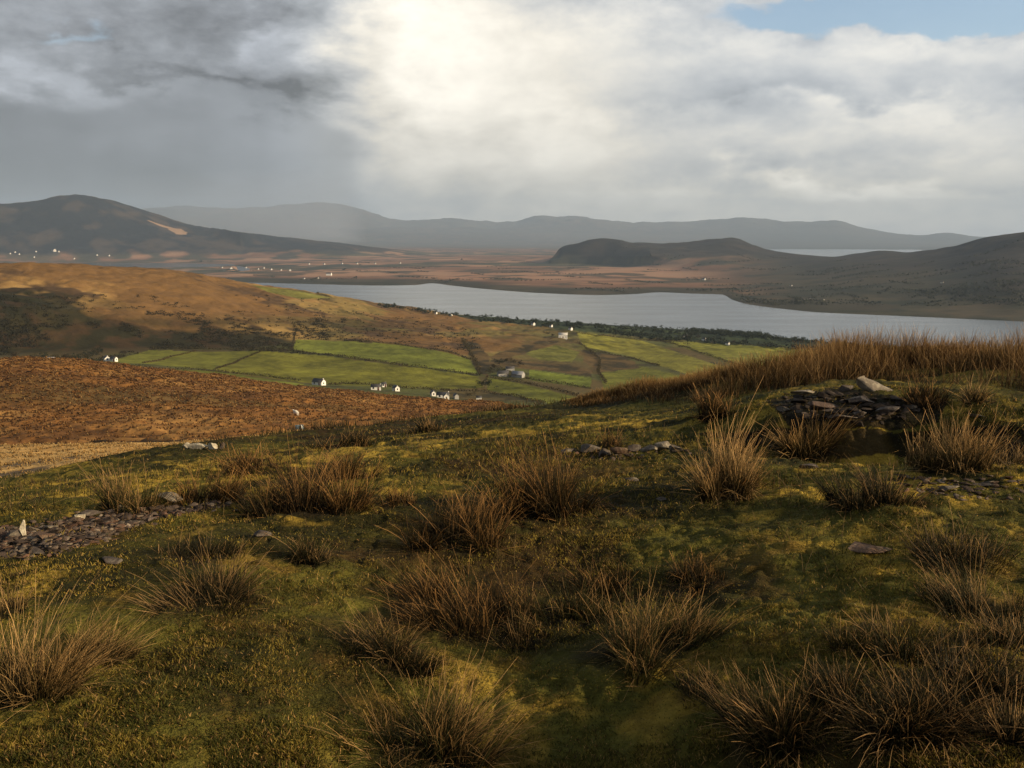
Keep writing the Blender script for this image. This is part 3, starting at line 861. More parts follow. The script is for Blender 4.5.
def clump(n, wid, h, splay, lean=(0, 0), tone='green', straw=0.3, w=0.0016, rs=rng):
    """stems of one rush tussock, grown from several crowded crowns: (green part, straw part)"""
    nc = rs.integers(6, 11)
    ca = rs.random(nc) * 2 * math.pi; cr = np.sqrt(rs.random(nc)) * wid * .30
    cx, cy = np.cos(ca) * cr, np.sin(ca) * cr * .8
    ch = rs.uniform(.6, 1.05, nc) * (1 - .3 * (cr / (wid * .30)) ** 2); ch[0] = 1.05; cx[0] *= .3; cy[0] *= .3
    clean = rs.normal(0, .16, (nc, 2)) + np.stack([cx, cy], 1) / wid * 1.5 * splay
    wt = rs.uniform(.4, 1.4, nc); c = rs.choice(nc, n, p=wt / wt.sum())
    th = rs.random(n) * 2 * math.pi
    out = np.stack([np.cos(th), np.sin(th), np.zeros(n)], 1)
    rr = wid * .10 * np.sqrt(rs.random(n))
    base = np.stack([cx[c], cy[c], np.full(n, -.02)], 1) + out * rr[:, None]
    sp = splay * .55 * np.abs(rs.normal(0, .8, n))
    d = out * sp[:, None]; d[:, 2] = 1
    d[:, :2] += clean[c] + np.array(lean)[None] + rs.normal(0, .06, (n, 2))
    d = unit(d)
    u = rs.random(n)
    L = h * ch[c] * (0.30 + 0.45 * rs.random(n) + 0.35 * u ** 5)
    bend = out * (.30 * rs.random(n)[:, None] ** 2) * (.3 + splay) + np.stack([clean[c][:, 0] * .3, clean[c][:, 1] * .3, np.zeros(n)], 1)
    bend[:, 0] += lean[0] * .4
    bend[:, 2] = -0.04 - 0.35 * rs.random(n) ** 2.5 * (.4 + splay)
    brk = rs.random(n) < .10                               # broken, hanging stems
    bend[brk] = out[brk] * .55 * rs.random((brk.sum(), 1)); bend[brk, 2] = -rs.uniform(.5, .95, brk.sum())
    mat_ = rs.random(n) < .24                              # old stems matted low round the foot
    d[mat_, 2] *= rs.uniform(.02, .35, mat_.sum()); d[mat_, :2] += rs.normal(0, .5, (mat_.sum(), 2)); d = unit(d)
    L[mat_] *= rs.uniform(.35, .8, mat_.sum()); bend[mat_] = rs.normal(0, .22, (mat_.sum(), 3)); bend[mat_, 2] = -np.abs(bend[mat_, 2]) * .4
    bend[:, :2] += rs.normal(0, .17, (n, 2))
    dead = (rs.random(n) < straw * (.35 + 1.0 * rs.random(nc)[c])) | brk
    wob = (0.6 + 0.8 * rs.random(n))[:, None] * (.8 + .4 * rs.random(nc)[c])[:, None]
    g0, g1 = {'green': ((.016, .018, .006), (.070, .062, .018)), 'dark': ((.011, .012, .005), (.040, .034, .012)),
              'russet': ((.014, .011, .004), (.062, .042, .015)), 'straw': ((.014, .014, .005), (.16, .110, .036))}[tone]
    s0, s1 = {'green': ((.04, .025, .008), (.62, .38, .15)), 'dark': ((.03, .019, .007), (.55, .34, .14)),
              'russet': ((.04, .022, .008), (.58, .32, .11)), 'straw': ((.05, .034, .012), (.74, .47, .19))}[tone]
    wob = np.where((dead & (rs.random(n) < .12))[:, None], 1.55, wob)
    ww = w * (0.6 + 0.6 * rs.random(n) + .9 * rs.random(n) ** 6)
    res = []
    for m, c0, c1 in ((~dead, g0, g1), (dead, s0, s1)):
        k = m.sum()
        if k == 0: k, m = 1, np.arange(n) == 0
        res.append(stems(base[m], d[m], L[m] * (0.92 if c0 is g0 else 1.08), bend[m], ww[m],
                         np.array(c0)[None] * wob[m], np.array(c1)[None] * wob[m], rs=rs))
    return res


def put_tussock(px, py, wpx, hpx, label, tone='green', splay=0.55, lean=(0, 0), straw=0.3, n=420, group='rush tussocks on the grassy hillside', seed=None):
    rs = np.random.default_rng(int(px * 7 + py * 13) if seed is None else seed)
    p = locate([px], [py])[0]
    f = p[1] * math.cos(PITCH) - (p[2] - H) * math.sin(PITCH)
    wid, hgt = 1.38 * wpx * f / FPX, 1.16 * hpx * f / FPX
    o = thing('rush_tussock', label, 'rush tussock', tuple(p), 0, group)
    gr, st = clump(int(n * 2.5), wid, hgt * 1.12, splay, lean, tone, straw, w=max(0.0012, 0.00036 * f), rs=rs)
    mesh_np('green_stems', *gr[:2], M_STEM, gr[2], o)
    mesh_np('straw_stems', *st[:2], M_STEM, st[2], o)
    return o


for T in TUSSOCKS:
    put_tussock(T[0], T[1], T[2], T[3], T[4], T[5], T[6], T[7], T[8], T[9])


def sward():
    """short grass and moss shoots over the near turf"""
    n = 560000
    px = rng.uniform(-170, 1190, n); py = 400 + 470 * rng.random(n) ** 0.85
    a, s = az_slope(px, py)
    # ray to the turf: coarse solve on a table
    ga = np.linspace(a.min(), a.max(), 240); gl = np.linspace(math.log(1.4), math.log(22), 240)
    A, G = np.meshgrid(ga, gl, indexing='ij')
    d = 1.7 / np.maximum(s, .05)
    lg = np.log(np.clip(d, 1.4, 20))
    for it in range(4):
        x, y, z, t = land(a, lg)
        lg = np.log(np.clip((H - z) / s, 1.4, 22))
    x, y, z, t = land(a, lg)
    ok = (t < B_CREST + .1)
    x, y, z, d = x[ok], y[ok], z[ok], np.exp(lg[ok])
    k = fbm(x, y, 0.5, 3, 211); k2 = fbm(x, y, 0.12, 2, 213); k3 = fbm(x, y, 2.2, 3, 217)
    qx, qy = project(x, y, z)
    bare = (inside(qx, qy, RUBBLE_SOIL) | inside(qx, qy, PEAT_AND_SHADE[0])) & (rng.random(len(x)) < .88)
    keep = ~bare & (rng.random(len(x)) < np.clip(.68 + .4 * k + .35 * k2, .25, 1))
    x, y, z, d, k, k2, k3 = x[keep], y[keep], z[keep], d[keep], k[keep], k2[keep], k3[keep]
    n = len(x)
    th = rng.random(n) * 2 * math.pi
    tilt = rng.uniform(.2, 1.1, n)
    dirn = unit(np.stack([np.cos(th) * tilt, np.sin(th) * tilt, np.ones(n)], 1))
    L = (0.011 + 0.020 * rng.random(n) ** 2.2) * (1 + .5 * k) * np.clip(d / 4.5, .8, 1.8)
    w = np.maximum(0.0013, 0.00036 * d)
    side = unit(np.cross(dirn, rng.normal(size=(n, 3)))) * w[:, None]
    b = np.stack([x, y, z - .004], 1)
    tip = b + dirn * L[:, None]; tip[:, 2] -= L * .15
    mid = b + dirn * L[:, None] * .55
    V = np.stack([b - side, b + side, mid + side * .8, tip, mid - side * .8], 1).reshape(-1, 3)
    i = np.arange(n)[:, None] * 5
    F = np.concatenate([i + np.array([[0, 1, 2, 4]]), i + np.array([[4, 2, 3, 3]])], 0)
    F4 = (i + np.array([[0, 1, 2, 4]])); F3 = (i + np.array([[4, 2, 3]]))
    mixv = np.clip(.30 + .45 * k2 + .45 * k3 + rng.normal(0, .22, n) - .22 * sstep(d, 8.5, 12), 0, 1)[:, None]
    C = np.array([.060, .060, .011]) * (1 - mixv) + np.array([.40, .285, .050]) * mixv
    str_ = (rng.random(n) < .10 + .10 * np.clip(k3, 0, 1))[:, None]
    C = np.where(str_, np.array([.40, .24, .08]), C)
    br = (rng.random(n) < .12)[:, None]
    C = np.where(br, np.array([.075, .042, .016]), C) * rng.uniform(.6, 1.35, (n, 1))
    C = np.repeat(C, 5, 0)
    # all triangles: three per shoot
    F = np.concatenate([F4[:, [0, 1, 2]], F4[:, [0, 2, 3]], F3], 0)
    tag(mesh_np('short_grass', V, F, M_SWARD, C), kind='stuff')
sward()


def rush_belt(name, pts_fn, n, h, w, straw, tones, lean=(0, 0), grow=None):
    """continuous growth of rushes where no single plant can be told"""
    x, y = pts_fn(n)
    z = ground_xy(x, y)
    k = fbm(x, y, 0.75, 3, 311)
    keep = rng.random(len(x)) < np.clip(.55 + .9 * k, .05, 1)
    x, y, z, k = x[keep], y[keep], z[keep], k[keep]
    n = len(x)
    d = np.hypot(x, y)
    th = rng.random(n) * 2 * math.pi; sp = rng.uniform(0, 1.0, n) ** 1.6 * .85
    dirn = unit(np.stack([np.cos(th) * sp + lean[0], np.sin(th) * sp + lean[1], np.ones(n)], 1))
    L = h * (.45 + .55 * rng.random(n)) * np.clip(.72 + .75 * k, .3, 1.4)
    bend = np.stack([np.cos(th) * .22 * rng.random(n), np.sin(th) * .22 * rng.random(n), -.12 * rng.random(n)], 1)
    if grow is not None:
        L *= np.interp(np.arctan2(x, y), [az_slope(q[0], 385)[0] for q in grow], [q[1] for q in grow]) * (.85 + .35 * fbm(x, y, 2.4, 2, 317))
    m = np.clip(.5 + .7 * fbm(x, y, 1.7, 2, 313) + rng.normal(0, .25, n), 0, 1)[:, None]
    c1 = np.array(tones[0]) * (1 - m) + np.array(tones[1]) * m
    st = (rng.random(n) < straw)[:, None]
    c1 = np.where(st, np.array(tones[2]), c1) * rng.uniform(.7, 1.3, (n, 1))
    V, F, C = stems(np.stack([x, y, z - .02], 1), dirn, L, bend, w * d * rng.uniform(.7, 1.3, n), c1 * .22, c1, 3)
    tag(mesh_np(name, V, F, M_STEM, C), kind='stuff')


def between(rows):
    """scatter in a region given as (column, near distance, far distance)"""
    c = np.array([r[0] for r in rows], float); lo = np.array([r[1] for r in rows]); hi = np.array([r[2] for r in rows])
    def f(n):
        px = rng.uniform(c[0], c[-1], n)
        a, _ = az_slope(px, np.full(n, 380.))
        u = np.sqrt(rng.random(n))
        d = np.interp(px, c, lo) * (1 - u) + np.interp(px, c, hi) * u
        return d * np.sin(a), d * np.cos(a)
    return f


RUSH_TONES = ((.19, .095, .030), (.34, .195, .065), (.55, .35, .14))
rush_belt('ridge_rushes', between([(560, 16.2, 19), (620, 14.2, 18.5), (700, 11.6, 18), (760, 10.2, 17.5), (840, 10.9, 17), (900, 10.3, 16.5), (1024, 9.2, 15.5), (1250, 9.2, 15.5)]),
          64000, .50, .00030, .30, RUSH_TONES, (.05, 0), [(545, .16), (600, .38), (680, .55), (760, .75), (850, .9), (1000, 1.0)])
rush_belt('moor_grass', between([(-80, 76, 300), (200, 76, 300), (420, 100, 300), (600, 150, 300)]), 110000, .36, .0010, .16,
          ((.11, .048, .015), (.33, .155, .045), (.52, .31, .11)))
rush_belt('bleached_grass', between([(-80, 36, 74), (200, 36, 74), (420, 36, 74)]), 14000, .2, .0008, .4,
          ((.42, .24, .075), (.66, .40, .13), (.70, .48, .20)))
rush_belt('brow_rushes', between([(200, 13.2, 15.5), (330, 15.5, 18), (440, 16.5, 19), (570, 16.0, 19)]), 1500, .22, .00045, .25,
          ((.055, .050, .018), (.13, .08, .03), (.30, .19, .08)))
rush_belt('rush_seedlings', between([(-100, 3.0, 11), (300, 3.0, 11), (700, 3.0, 8), (1150, 3.0, 8)]), 6500, .13, .00036, .4,
          ((.055, .055, .016), (.12, .075, .026), (.34, .23, .10)))


def ico(sub):
    t = (1 + 5 ** .5) / 2
    v = [(-1, t, 0), (1, t, 0), (-1, -t, 0), (1, -t, 0), (0, -1, t), (0, 1, t), (0, -1, -t), (0, 1, -t), (t, 0, -1), (t, 0, 1), (-t, 0, -1), (-t, 0, 1)]
    f = [(0, 11, 5), (0, 5, 1), (0, 1, 7), (0, 7, 10), (0, 10, 11), (1, 5, 9), (5, 11, 4), (11, 10, 2), (10, 7, 6), (7, 1, 8), (3, 9, 4), (3, 4, 2), (3, 2, 6), (3, 6, 8), (3, 8, 9),
         (4, 9, 5), (2, 4, 11), (6, 2, 10), (8, 6, 7), (9, 8, 1)]
    v = [np.array(p) / np.linalg.norm(p) for p in v]
    for _ in range(sub):
        nf = []; cache = {}
        def midp(a, b):
            k = (min(a, b), max(a, b))
            if k not in cache:
                m = v[a] + v[b]; v.append(m / np.linalg.norm(m)); cache[k] = len(v) - 1
            return cache[k]
        for a, b, c in f:
            ab, bc, ca = midp(a, b), midp(b, c), midp(c, a)
            nf += [(a, ab, ca), (b, bc, ab), (c, ca, bc), (ab, bc, ca)]
        f = nf
    return np.array(v), np.array(f)


ICO3 = ico(3); ICO1 = ico(1); ICO2 = ico(2)


def rock_shape(rs, size, ics=ICO3, facets=13):
    """a stone cut by random planes, with a rough skin"""
    V = ics[0].copy()
    for _ in range(facets):
        nrm = rs.normal(size=3); nrm /= np.linalg.norm(nrm)
        c = rs.uniform(.22, .72)
        e = V @ nrm - c
        V -= np.where(e > 0, e, 0)[:, None] * nrm * .98
    o = rs.random() * 50
    b = fbm(V[:, 0] * 1.3 + o, V[:, 1] * 1.3 + V[:, 2] * 1.7, .7, 3, 400)
    V *= (1 + .05 * b)[:, None]
    V /= np.abs(V).max(0)
    return V * np.array(size)


M_ROCK_PALE = rock_mat('pale_sandstone', (.20, .165, .12), (.36, .31, .22), 7)
M_ROCK_GREY = rock_mat('grey_slate', (.105, .085, .066), (.22, .185, .13), 9)
M_ROCK_DARK = rock_mat('peaty_slate', (.075, .058, .046), (.15, .125, .095), 9)
M_ROCK_RED = rock_mat('red_sandstone', (.14, .085, .053), (.22, .155, .095), 9)
M_ROCK_RUST = rock_mat('rusty_slate', (.085, .055, .040), (.15, .11, .08), 9)
M_ROCK_WHITE = rock_mat('white_quartz', (.46, .40, .29), (.60, .54, .40), 9)


def put_rock(px, py, wpx, hpx, depth, label, mat, rz=0.0, tilt=0.0, name='rock', cat='stone', group=None, sink=.25, seed=0):
    rs = np.random.default_rng(int(px * 3 + py * 11 + seed))
    p = locate([px], [py])[0]
    f = p[1] * math.cos(PITCH) - (p[2] - H) * math.sin(PITCH)
    w, h = wpx * f / FPX / 2, hpx * f / FPX / 2
    V = rock_shape(rs, (w * 1.12, w * depth, h * 1.25))
    o = mesh_np(name, V, ICO3[1], mat)
    o.location = (p[0], p[1], p[2] + h * (1 - sink)); o.rotation_euler = (tilt * .3, tilt, rz)
    return tag(o, label, cat, group)


ROCKS = [
    (172, 505, 30, 13, .6, 'pale rounded boulder at the right end of the rubble', M_ROCK_PALE, .2, 0),
    (868, 390, 42, 14, .6, 'pale lichened slab boulder on top of the peat bank', M_ROCK_PALE, -.1, .12),
    (845, 391, 18, 10, .7, 'dark stone wedged against the left side of the slab boulder', M_ROCK_DARK, .3, 0),
    (800, 394, 24, 4, .6, 'thin flat pale slab left of the slab boulder', M_ROCK_PALE, 0, 0),
    (782, 411, 20, 6, .6, 'flat pale slab at the left foot of the peat bank', M_ROCK_GREY, 0, 0),
    (826, 409, 34, 8, .6, 'broad dark reddish slab in the face of the peat bank', M_ROCK_RUST, .1, .06),
    (842, 421, 26, 8, .6, 'dark slab low in the middle of the peat bank', M_ROCK_DARK, -.2, -.05),
    (860, 416, 14, 7, .7, 'small grey stone sticking out of the peat bank', M_ROCK_DARK, .4, 0),
    (858, 402, 30, 6, .6, 'dark flat slab just below the slab boulder', M_ROCK_DARK, 0, .05),
    (890, 412, 26, 6, .6, 'grey slab in the right end of the peat bank', M_ROCK_DARK, 0, 0),
    (912, 409, 16, 5, .6, 'small flat stone at the right edge of the peat bank', M_ROCK_GREY, .2, 0),
    (588, 452, 22, 9, .7, 'leftmost grey slab of the stone row across the turf', M_ROCK_GREY, 0, .1),
    (604, 456, 14, 8, .7, 'dark blocky stone, second in the stone row', M_ROCK_DARK, .4, 0),
    (620, 453, 18, 7, .7, 'brown flat stone, third in the stone row', M_ROCK_RED, -.2, 0),
    (634, 452, 14, 8, .7, 'purplish stone in the middle of the stone row', M_ROCK_DARK, .3, 0),
    (648, 452, 18, 7, .7, 'grey flat stone, fifth in the stone row', M_ROCK_GREY, .1, 0),
    (661, 450, 18, 9, .7, 'palest and highest slab of the stone row', M_ROCK_PALE, -.2, .05),
    (675, 452, 16, 7, .7, 'rightmost stone of the row, touching the straw tussock', M_ROCK_GREY, 0, 0),
    (567, 452, 16, 5, .7, 'small flat stone beyond the left end of the stone row', M_ROCK_GREY, 0, 0),
    (144, 513, 24, 8, .7, 'reddish flat stone left of the pale boulder', M_ROCK_RED, .1, 0),
    (126, 511, 13, 7, .7, 'grey rounded stone on the top edge of the rubble', M_ROCK_PALE, 0, 0),
    (79, 519, 11, 6, .7, 'small whitish stone on the top edge of the rubble', M_ROCK_WHITE, 0, 0),
    (86, 515, 28, 5, .6, 'long dark flat stone behind the whitish one in the rubble', M_ROCK_DARK, 0, 0),
    (52, 529, 16, 5, .7, 'pale flat stone in the rubble right of the upright splinter', M_ROCK_PALE, 0, 0),
    (46, 538, 16, 6, .7, 'tan stone in front of the upright splinter', M_ROCK_RED, 0, 0),
    (12, 537, 18, 7, .7, 'grey stone at the left end of the rubble', M_ROCK_GREY, 0, 0),
    (38, 554, 18, 6, .7, 'dark flat slab at the front edge of the rubble', M_ROCK_DARK, 0, 0),
    (110, 562, 24, 5, .7, 'grey flat slab sunk in the turf in front of the rubble', M_ROCK_DARK, 0, 0),
    (258, 537, 24, 6, .7, 'dark flat slab sunk in the turf right of the rubble', M_ROCK_DARK, 0, 0),
    (872, 551, 44, 7, .7, 'brown flat slab sunk in the bright turf', M_ROCK_RED, 0, 0),
    (632, 480, 14, 4, .7, 'tiny flat stone in the turf below the stone row', M_ROCK_GREY, 0, 0),
    (660, 501, 12, 4, .7, 'tiny grey stone in the turf left of the bright straw tussock', M_ROCK_GREY, 0, 0),
    (985, 487, 26, 6, .7, 'dark slab in the turf under the right-hand peat hollow', M_ROCK_DARK, 0, 0),
    (945, 489, 22, 5, .7, 'grey flat stone in the turf below the straw rushes', M_ROCK_GREY, 0, 0),
    (905, 478, 22, 5, .7, 'grey flat slab in the turf above the low dark tussock', M_ROCK_GREY, 0, 0),
    (810, 468, 22, 5, .7, 'dark flat slab in the turf below the thin stand of rushes', M_ROCK_DARK, 0, 0),
    (975, 418, 20, 5, .7, 'flat stone on the yellow turf at the far right', M_ROCK_GREY, 0, 0),
]
for q in ROCKS:
    put_rock(q[0], q[1], q[2], q[3], q[4], q[5], q[6], q[7], q[8])
put_rock(24, 537, 7, 17, .6, 'upright white splinter of stone standing in the rubble', M_ROCK_WHITE, .3, -.18, sink=.1)
# the white stone at the brow, with a dark stone at its right end
for px, wd, lab, mt in ((203, 32, 'long low white stone lying on the brow of the turf', M_ROCK_WHITE), (187, 9, 'small white lump at the left end of the long white stone', M_ROCK_WHITE),
                        (214, 11, 'round white lump at the right end of the long white stone', M_ROCK_WHITE), (222, 6, 'small dark stone at the right end of the white stones', M_ROCK_DARK)):
    put_rock(px, 449, wd, 7, .5, lab, mt, .05, 0, sink=.2)


def rubble(name, region, n, smin, smax, cols):
    """loose broken stone, too many to count"""
    px = []; py = []
    while len(px) < n:
        a = rng.uniform(min(p[0] for p in region), max(p[0] for p in region), 500); b = rng.uniform(min(p[1] for p in region), max(p[1] for p in region), 500)
        q = inside(a + rng.normal(0, 4, 500), b + rng.normal(0, 2.2, 500), region); px += list(a[q]); py += list(b[q])
    P = locate(px[:n], py[:n]); f = np.hypot(P[:, 0], P[:, 1])
    VV, FF, CC = [], [], []
    off = 0
    for i in range(n):
        s = f[i] / FPX * rng.uniform(smin, smax) * (1 if rng.random() < .8 else 1.5)
        V = rock_shape(rng, (s, s * rng.uniform(.6, 1), s * rng.uniform(.16, .42)), ICO1 if s < .03 else ICO2, 9)
        t = rng.uniform(-.5, .5); r = rng.uniform(0, 6.28); c, sn = math.cos(r), math.sin(r)
        V = V @ np.array([[c, sn, 0], [-sn, c, 0], [0, 0, 1]]) @ np.array([[1, 0, 0], [0, math.cos(t), math.sin(t)], [0, -math.sin(t), math.cos(t)]])
        V += P[i] + np.array([0, 0, s * .05])
        F = (ICO1 if s < .03 else ICO2)[1]
        VV.append(V); FF.append(F + off); off += len(V)
        CC.append(np.tile(np.array(cols[rng.integers(len(cols))]) * rng.uniform(.6, 1.3), (len(V), 1)))
    m = land_mat(name + '_stone', 20, 70, .5, 90, .01)
    tag(mesh_np(name, np.concatenate(VV), np.concatenate(FF), m, np.concatenate(CC)), kind='stuff')


RC = [(.14, .105, .078), (.085, .062, .048), (.11, .078, .058), (.055, .040, .031), (.19, .15, .11), (.13, .075, .048)]
rubble('rubble', [(-20, 528), (40, 525), (80, 516), (120, 512), (165, 508), (205, 503), (240, 500), (235, 506), (185, 512), (150, 520), (110, 538), (60, 552), (20, 558), (-20, 560)], 900, 1.8, 5.4, RC)
rubble('bank_rubble', [(780, 396), (840, 393), (900, 400), (930, 408), (900, 416), (870, 426), (820, 420), (780, 412)], 200, 2.0, 6.0, [(.034, .026, .020), (.050, .038, .029), (.075, .058, .045), (.024, .018, .014)])
rubble('turf_stones', [(880, 478), (1024, 476), (1024, 500), (930, 498)], 110, 1.5, 5.0, RC)
rubble('row_rubble', [(560, 450), (690, 448), (690, 456), (600, 460), (560, 456)], 70, 1.5, 4.0, RC)


# ------------------------------------------------------------------ far plants: hedges, trees, scrub, wood
def leaf_mass(P, size, n, spread, c, seed=0, up=1.0):
    """n leaf clumps around each point of P"""
    k = len(P)
    Q = np.repeat(P, n, 0) + rng.normal(size=(k * n, 3)) * np.asarray(spread)
    N = len(Q)
    a = unit(rng.normal(size=(N, 3))); b = unit(np.cross(a, rng.normal(size=(N, 3))))
    s = size * rng.uniform(.5, 1.3, (N, 1))
    V = np.stack([Q - a * s, Q + b * s * .8, Q + a * s, Q - b * s * .8], 1).reshape(-1, 3)
    F = np.arange(N * 4).reshape(-1, 4)
    C = np.repeat(np.asarray(c)[None] * rng.uniform(.55, 1.5, (N, 1)), 4, 0)
    return V, F, C


def line_points(pts, step):
    P = locate([p[0] for p in pts], [p[1] for p in pts], dmin=380)
    out = []
    for a, b in zip(P[:-1], P[1:]):
        m = max(1, int(np.linalg.norm(b[:2] - a[:2]) / step))
        for i in range(m): out.append(a + (b - a) * i / m)
    out = np.array(out)
    out[:, :2] += rng.normal(0, .25, (len(out), 2))
    out[:, 2] = ground_xy(out[:, 0], out[:, 1])
    return out


def hedge(pts, h, label, c=(.062, .050, .022), wide=.7):
    P = line_points(pts, 1.0)
    k = .65 + .5 * fbm(P[:, 0], P[:, 1], 9, 3, 501)
    Q = P.copy(); Q[:, 2] += h * .45 * np.clip(k, .25, 1.6)
    V, F, C = leaf_mass(Q, .42, 9, (wide, wide, h * .26), c)
    return tag(mesh_np('hedge', V, F, M_LEAF, C), label, 'hedge', 'hedges and banks between the fields')


HEDGES = [
    ([(260, 351), (293, 351), (326, 355), (370, 360.5), (409, 366.5), (450, 371.5), (479, 375.5)], 2.6, 'long straight hedge below the upper green field'),
    ([(98, 364), (143, 367.5), (199, 370), (240, 374), (266, 376.5), (300, 381)], 2.2, 'dark hedge along the foot of the green fields, left of the white cottage'),
    ([(330, 385), (345, 384), (375, 385), (400, 388), (440, 390), (484, 392), (520, 397), (545, 403)], 1.9, 'hedge behind the farm cottages'),
    ([(153, 348), (200, 349), (232, 349.5), (289, 351)], 2.0, 'dark hedge along the top of the left-hand fields under the brown hill'),
    ([(340, 340), (370, 342), (393, 343.6), (446, 351.5), (472, 360)], 2.0, 'ragged hedge along the top of the upper green field'),
    ([(295, 333), (294, 340), (291, 351)], 2.4, 'short hedge climbing the left end of the upper green field'),
    ([(143, 363), (170, 357), (196, 351)], 1.2, 'thin pale bank between the two leftmost green fields', (.10, .075, .03)),
    ([(216, 369), (240, 360), (262, 351)], 1.2, 'thin bank between the second green field and the largest', (.07, .055, .022)),
    ([(462, 340), (470, 352), (477, 364), (480, 376)], 3.6, 'thick dark hedge at the right end of the upper green field'),
    ([(487, 377), (526, 383), (560, 391), (595, 400)], 2.2, 'hedge between the two small fields below the grey farm buildings'),
    ([(500, 369), (529, 379), (560, 383.5), (592, 389)], 2.0, 'dark hedge running right from the grey farm buildings'),
    ([(659, 340), (690, 349), (718, 358.5), (742, 367)], 2.6, 'long diagonal hedge across the pale right-hand fields'),
    ([(578, 343), (590, 351), (600, 360), (598, 372), (606, 384)], 3.0, 'winding dark hedge below the large white house'),
    ([(577, 333), (610, 336.5), (650, 340.5), (690, 345)], 2.2, 'hedge along the top of the right-hand fields'),
    ([(592, 351), (625, 357), (660, 366)], 2.0, 'low hedge across the middle of the right-hand fields'),
    ([(330, 297), (318, 294), (309, 290), (296, 288.5)], 2.4, 'dark hedge on the shoulder of the brown hill above the lake'),
    ([(742, 345), (790, 349), (840, 353)], 1.8, 'low hedge across the farthest green strip on the right'),
]
for hspec in HEDGES:
    hedge(*hspec)


def tree_proto(h, spread, c, nb=14):
    o = thing('tree', 'tree', 'tree')
    k = 6; m = 7
    ang = np.arange(m) * 2 * math.pi / m
    V = []
    for i in range(k):
        t = i / (k - 1); r = h * .035 * (1 - .75 * t)
        cx, cy = .05 * h * math.sin(2 * t), .03 * h * math.sin(3 * t + 1)
        V += [(cx + r * math.cos(a), cy + r * math.sin(a), h * .72 * t - .3) for a in ang]
    F = [(i * m + j, i * m + (j + 1) % m, (i + 1) * m + (j + 1) % m, (i + 1) * m + j) for i in range(k - 1) for j in range(m)]
    mesh_np('trunk', V, F, M_BARK, None, o, True)
    rs = rng
    cen = rs.normal(size=(nb, 3)) * np.array([spread * .42, spread * .42, h * .17]) + np.array([0, 0, h * .62])
    v, f, cc = leaf_mass(cen, h * .045, 45, (spread * .16, spread * .16, h * .08), c)
    mesh_np('crown', v, f, M_LEAF, cc, o)
    return o


TREE_P = [tree_proto(7, 5.5, (.030, .034, .016)), tree_proto(5.5, 5.0, (.050, .040, .022)), tree_proto(8.5, 5.0, (.026, .032, .018)), tree_proto(4.0, 4.6, (.045, .038, .017))]
used_p = set()


def put_tree(px, py, label, kind, scale=1.0, group=None):
    p = locate([px], [py], dmin=380)[0]
    o = TREE_P[kind] if kind not in used_p else copy_tree(TREE_P[kind])
    used_p.add(kind)
    o.location = tuple(p); o.rotation_euler = (0, 0, rng.random() * 6.28); o.scale = (scale,) * 3
    o['label'] = label
    if group: o['group'] = group
    elif 'group' in o: del o['group']
    return o


for px, py, k, s in ((90, 359, 0, 1), (96, 357, 1, 1.1), (84, 360, 3, 1.3), (76, 361, 0, .8), (66, 361.5, 1, 1), (100, 355, 2, .8), (118, 360, 3, 1), (55, 361, 3, 1.2), (44, 360.5, 0, .8), (122, 356, 1, .9), (30, 360.5, 3, 1.2), (14, 360, 1, 1)):
    put_tree(px, py, 'dark bushy tree beside the white house under the brown hill', k, s, 'trees round the white house under the hill')
for px, py, k, s, lab in ((482, 388, 0, .85, 'dark tree at the bottom of the thick hedge, left of its twin'), (488, 387.5, 0, .85, 'dark tree at the bottom of the thick hedge, right of its twin'),
                          (470, 397, 3, .9, 'small dark bush right of the farm cottages'), (355, 384, 3, .6, 'tiny dark bush on the hedge between the lone cottage and the farm'),
                          (600, 398, 3, 1.0, 'dark bush on the near end of the winding hedge'), (445, 392, 3, .7, 'small bush behind the white gabled cottages')):
    put_tree(px, py, lab, k, s)
for px, py, k, s in ((494, 370, 1, 1), (499, 366, 0, .9), (505, 364, 1, .9), (513, 364, 3, 1.2), (490, 374, 3, 1.2), (520, 366, 1, .8), (510, 377, 3, 1)):
    put_tree(px, py, 'bare brown tree round the grey farm buildings', k, s, 'trees round the grey farm buildings')
for px, py, k, s in ((547, 335, 3, 1.2), (553, 337, 1, .8), (573, 330, 0, .8), (692, 337, 0, 1), (697, 339, 1, 1), (712, 342, 0, 1), (719, 341, 2, .8), (733, 344, 1, .9), (574, 327.5, 2, .8)):
    put_tree(px, py, 'dark bushy tree by the scattered white houses near the lake', k, s, 'trees by the houses near the lake')


def far_wood():
    pts = []
    for (x0, y0, x1, y1, n) in ((440, 314, 560, 322.5, 60), (560, 323, 690, 331, 80), (690, 332, 770, 338, 200), (690, 331, 760, 336, 150), (770, 338.5, 860, 346, 60), (480, 320, 700, 335, 120), (600, 332, 690, 340, 70), (640, 338, 840, 350, 60), (375, 305, 440, 313.5, 40)):
        u = rng.random(n)
        pts.append(np.stack([x0 + (x1 - x0) * u, y0 + (y1 - y0) * u + rng.normal(0, .8, n)], 1))
    pts = np.concatenate(pts)
    P = locate(pts[:, 0], pts[:, 1], dmin=600)
    ok = (np.hypot(P[:, 0], P[:, 1]) < 1900) & (P[:, 2] > .6)
    P = P[ok]
    hh = rng.uniform(1.8, 4.6, len(P)); hh *= np.where((pts[ok, 0] > 680) & (pts[ok, 0] < 775), 1.35, .8)
    P[:, 2] += hh * .5
    Q = np.repeat(P, 5, 0); Q += rng.normal(size=Q.shape) * np.array([1.6, 1.6, 1.0]) ; Q[:, 2] += np.repeat(hh, 5) * rng.uniform(-.35, .4, len(Q))
    V, F, C = leaf_mass(Q, .75, 12, (.8, .8, .7), (.034, .042, .021))
    tag(mesh_np('shore_woods', V, F, M_LEAF, C), kind='stuff')
far_wood()


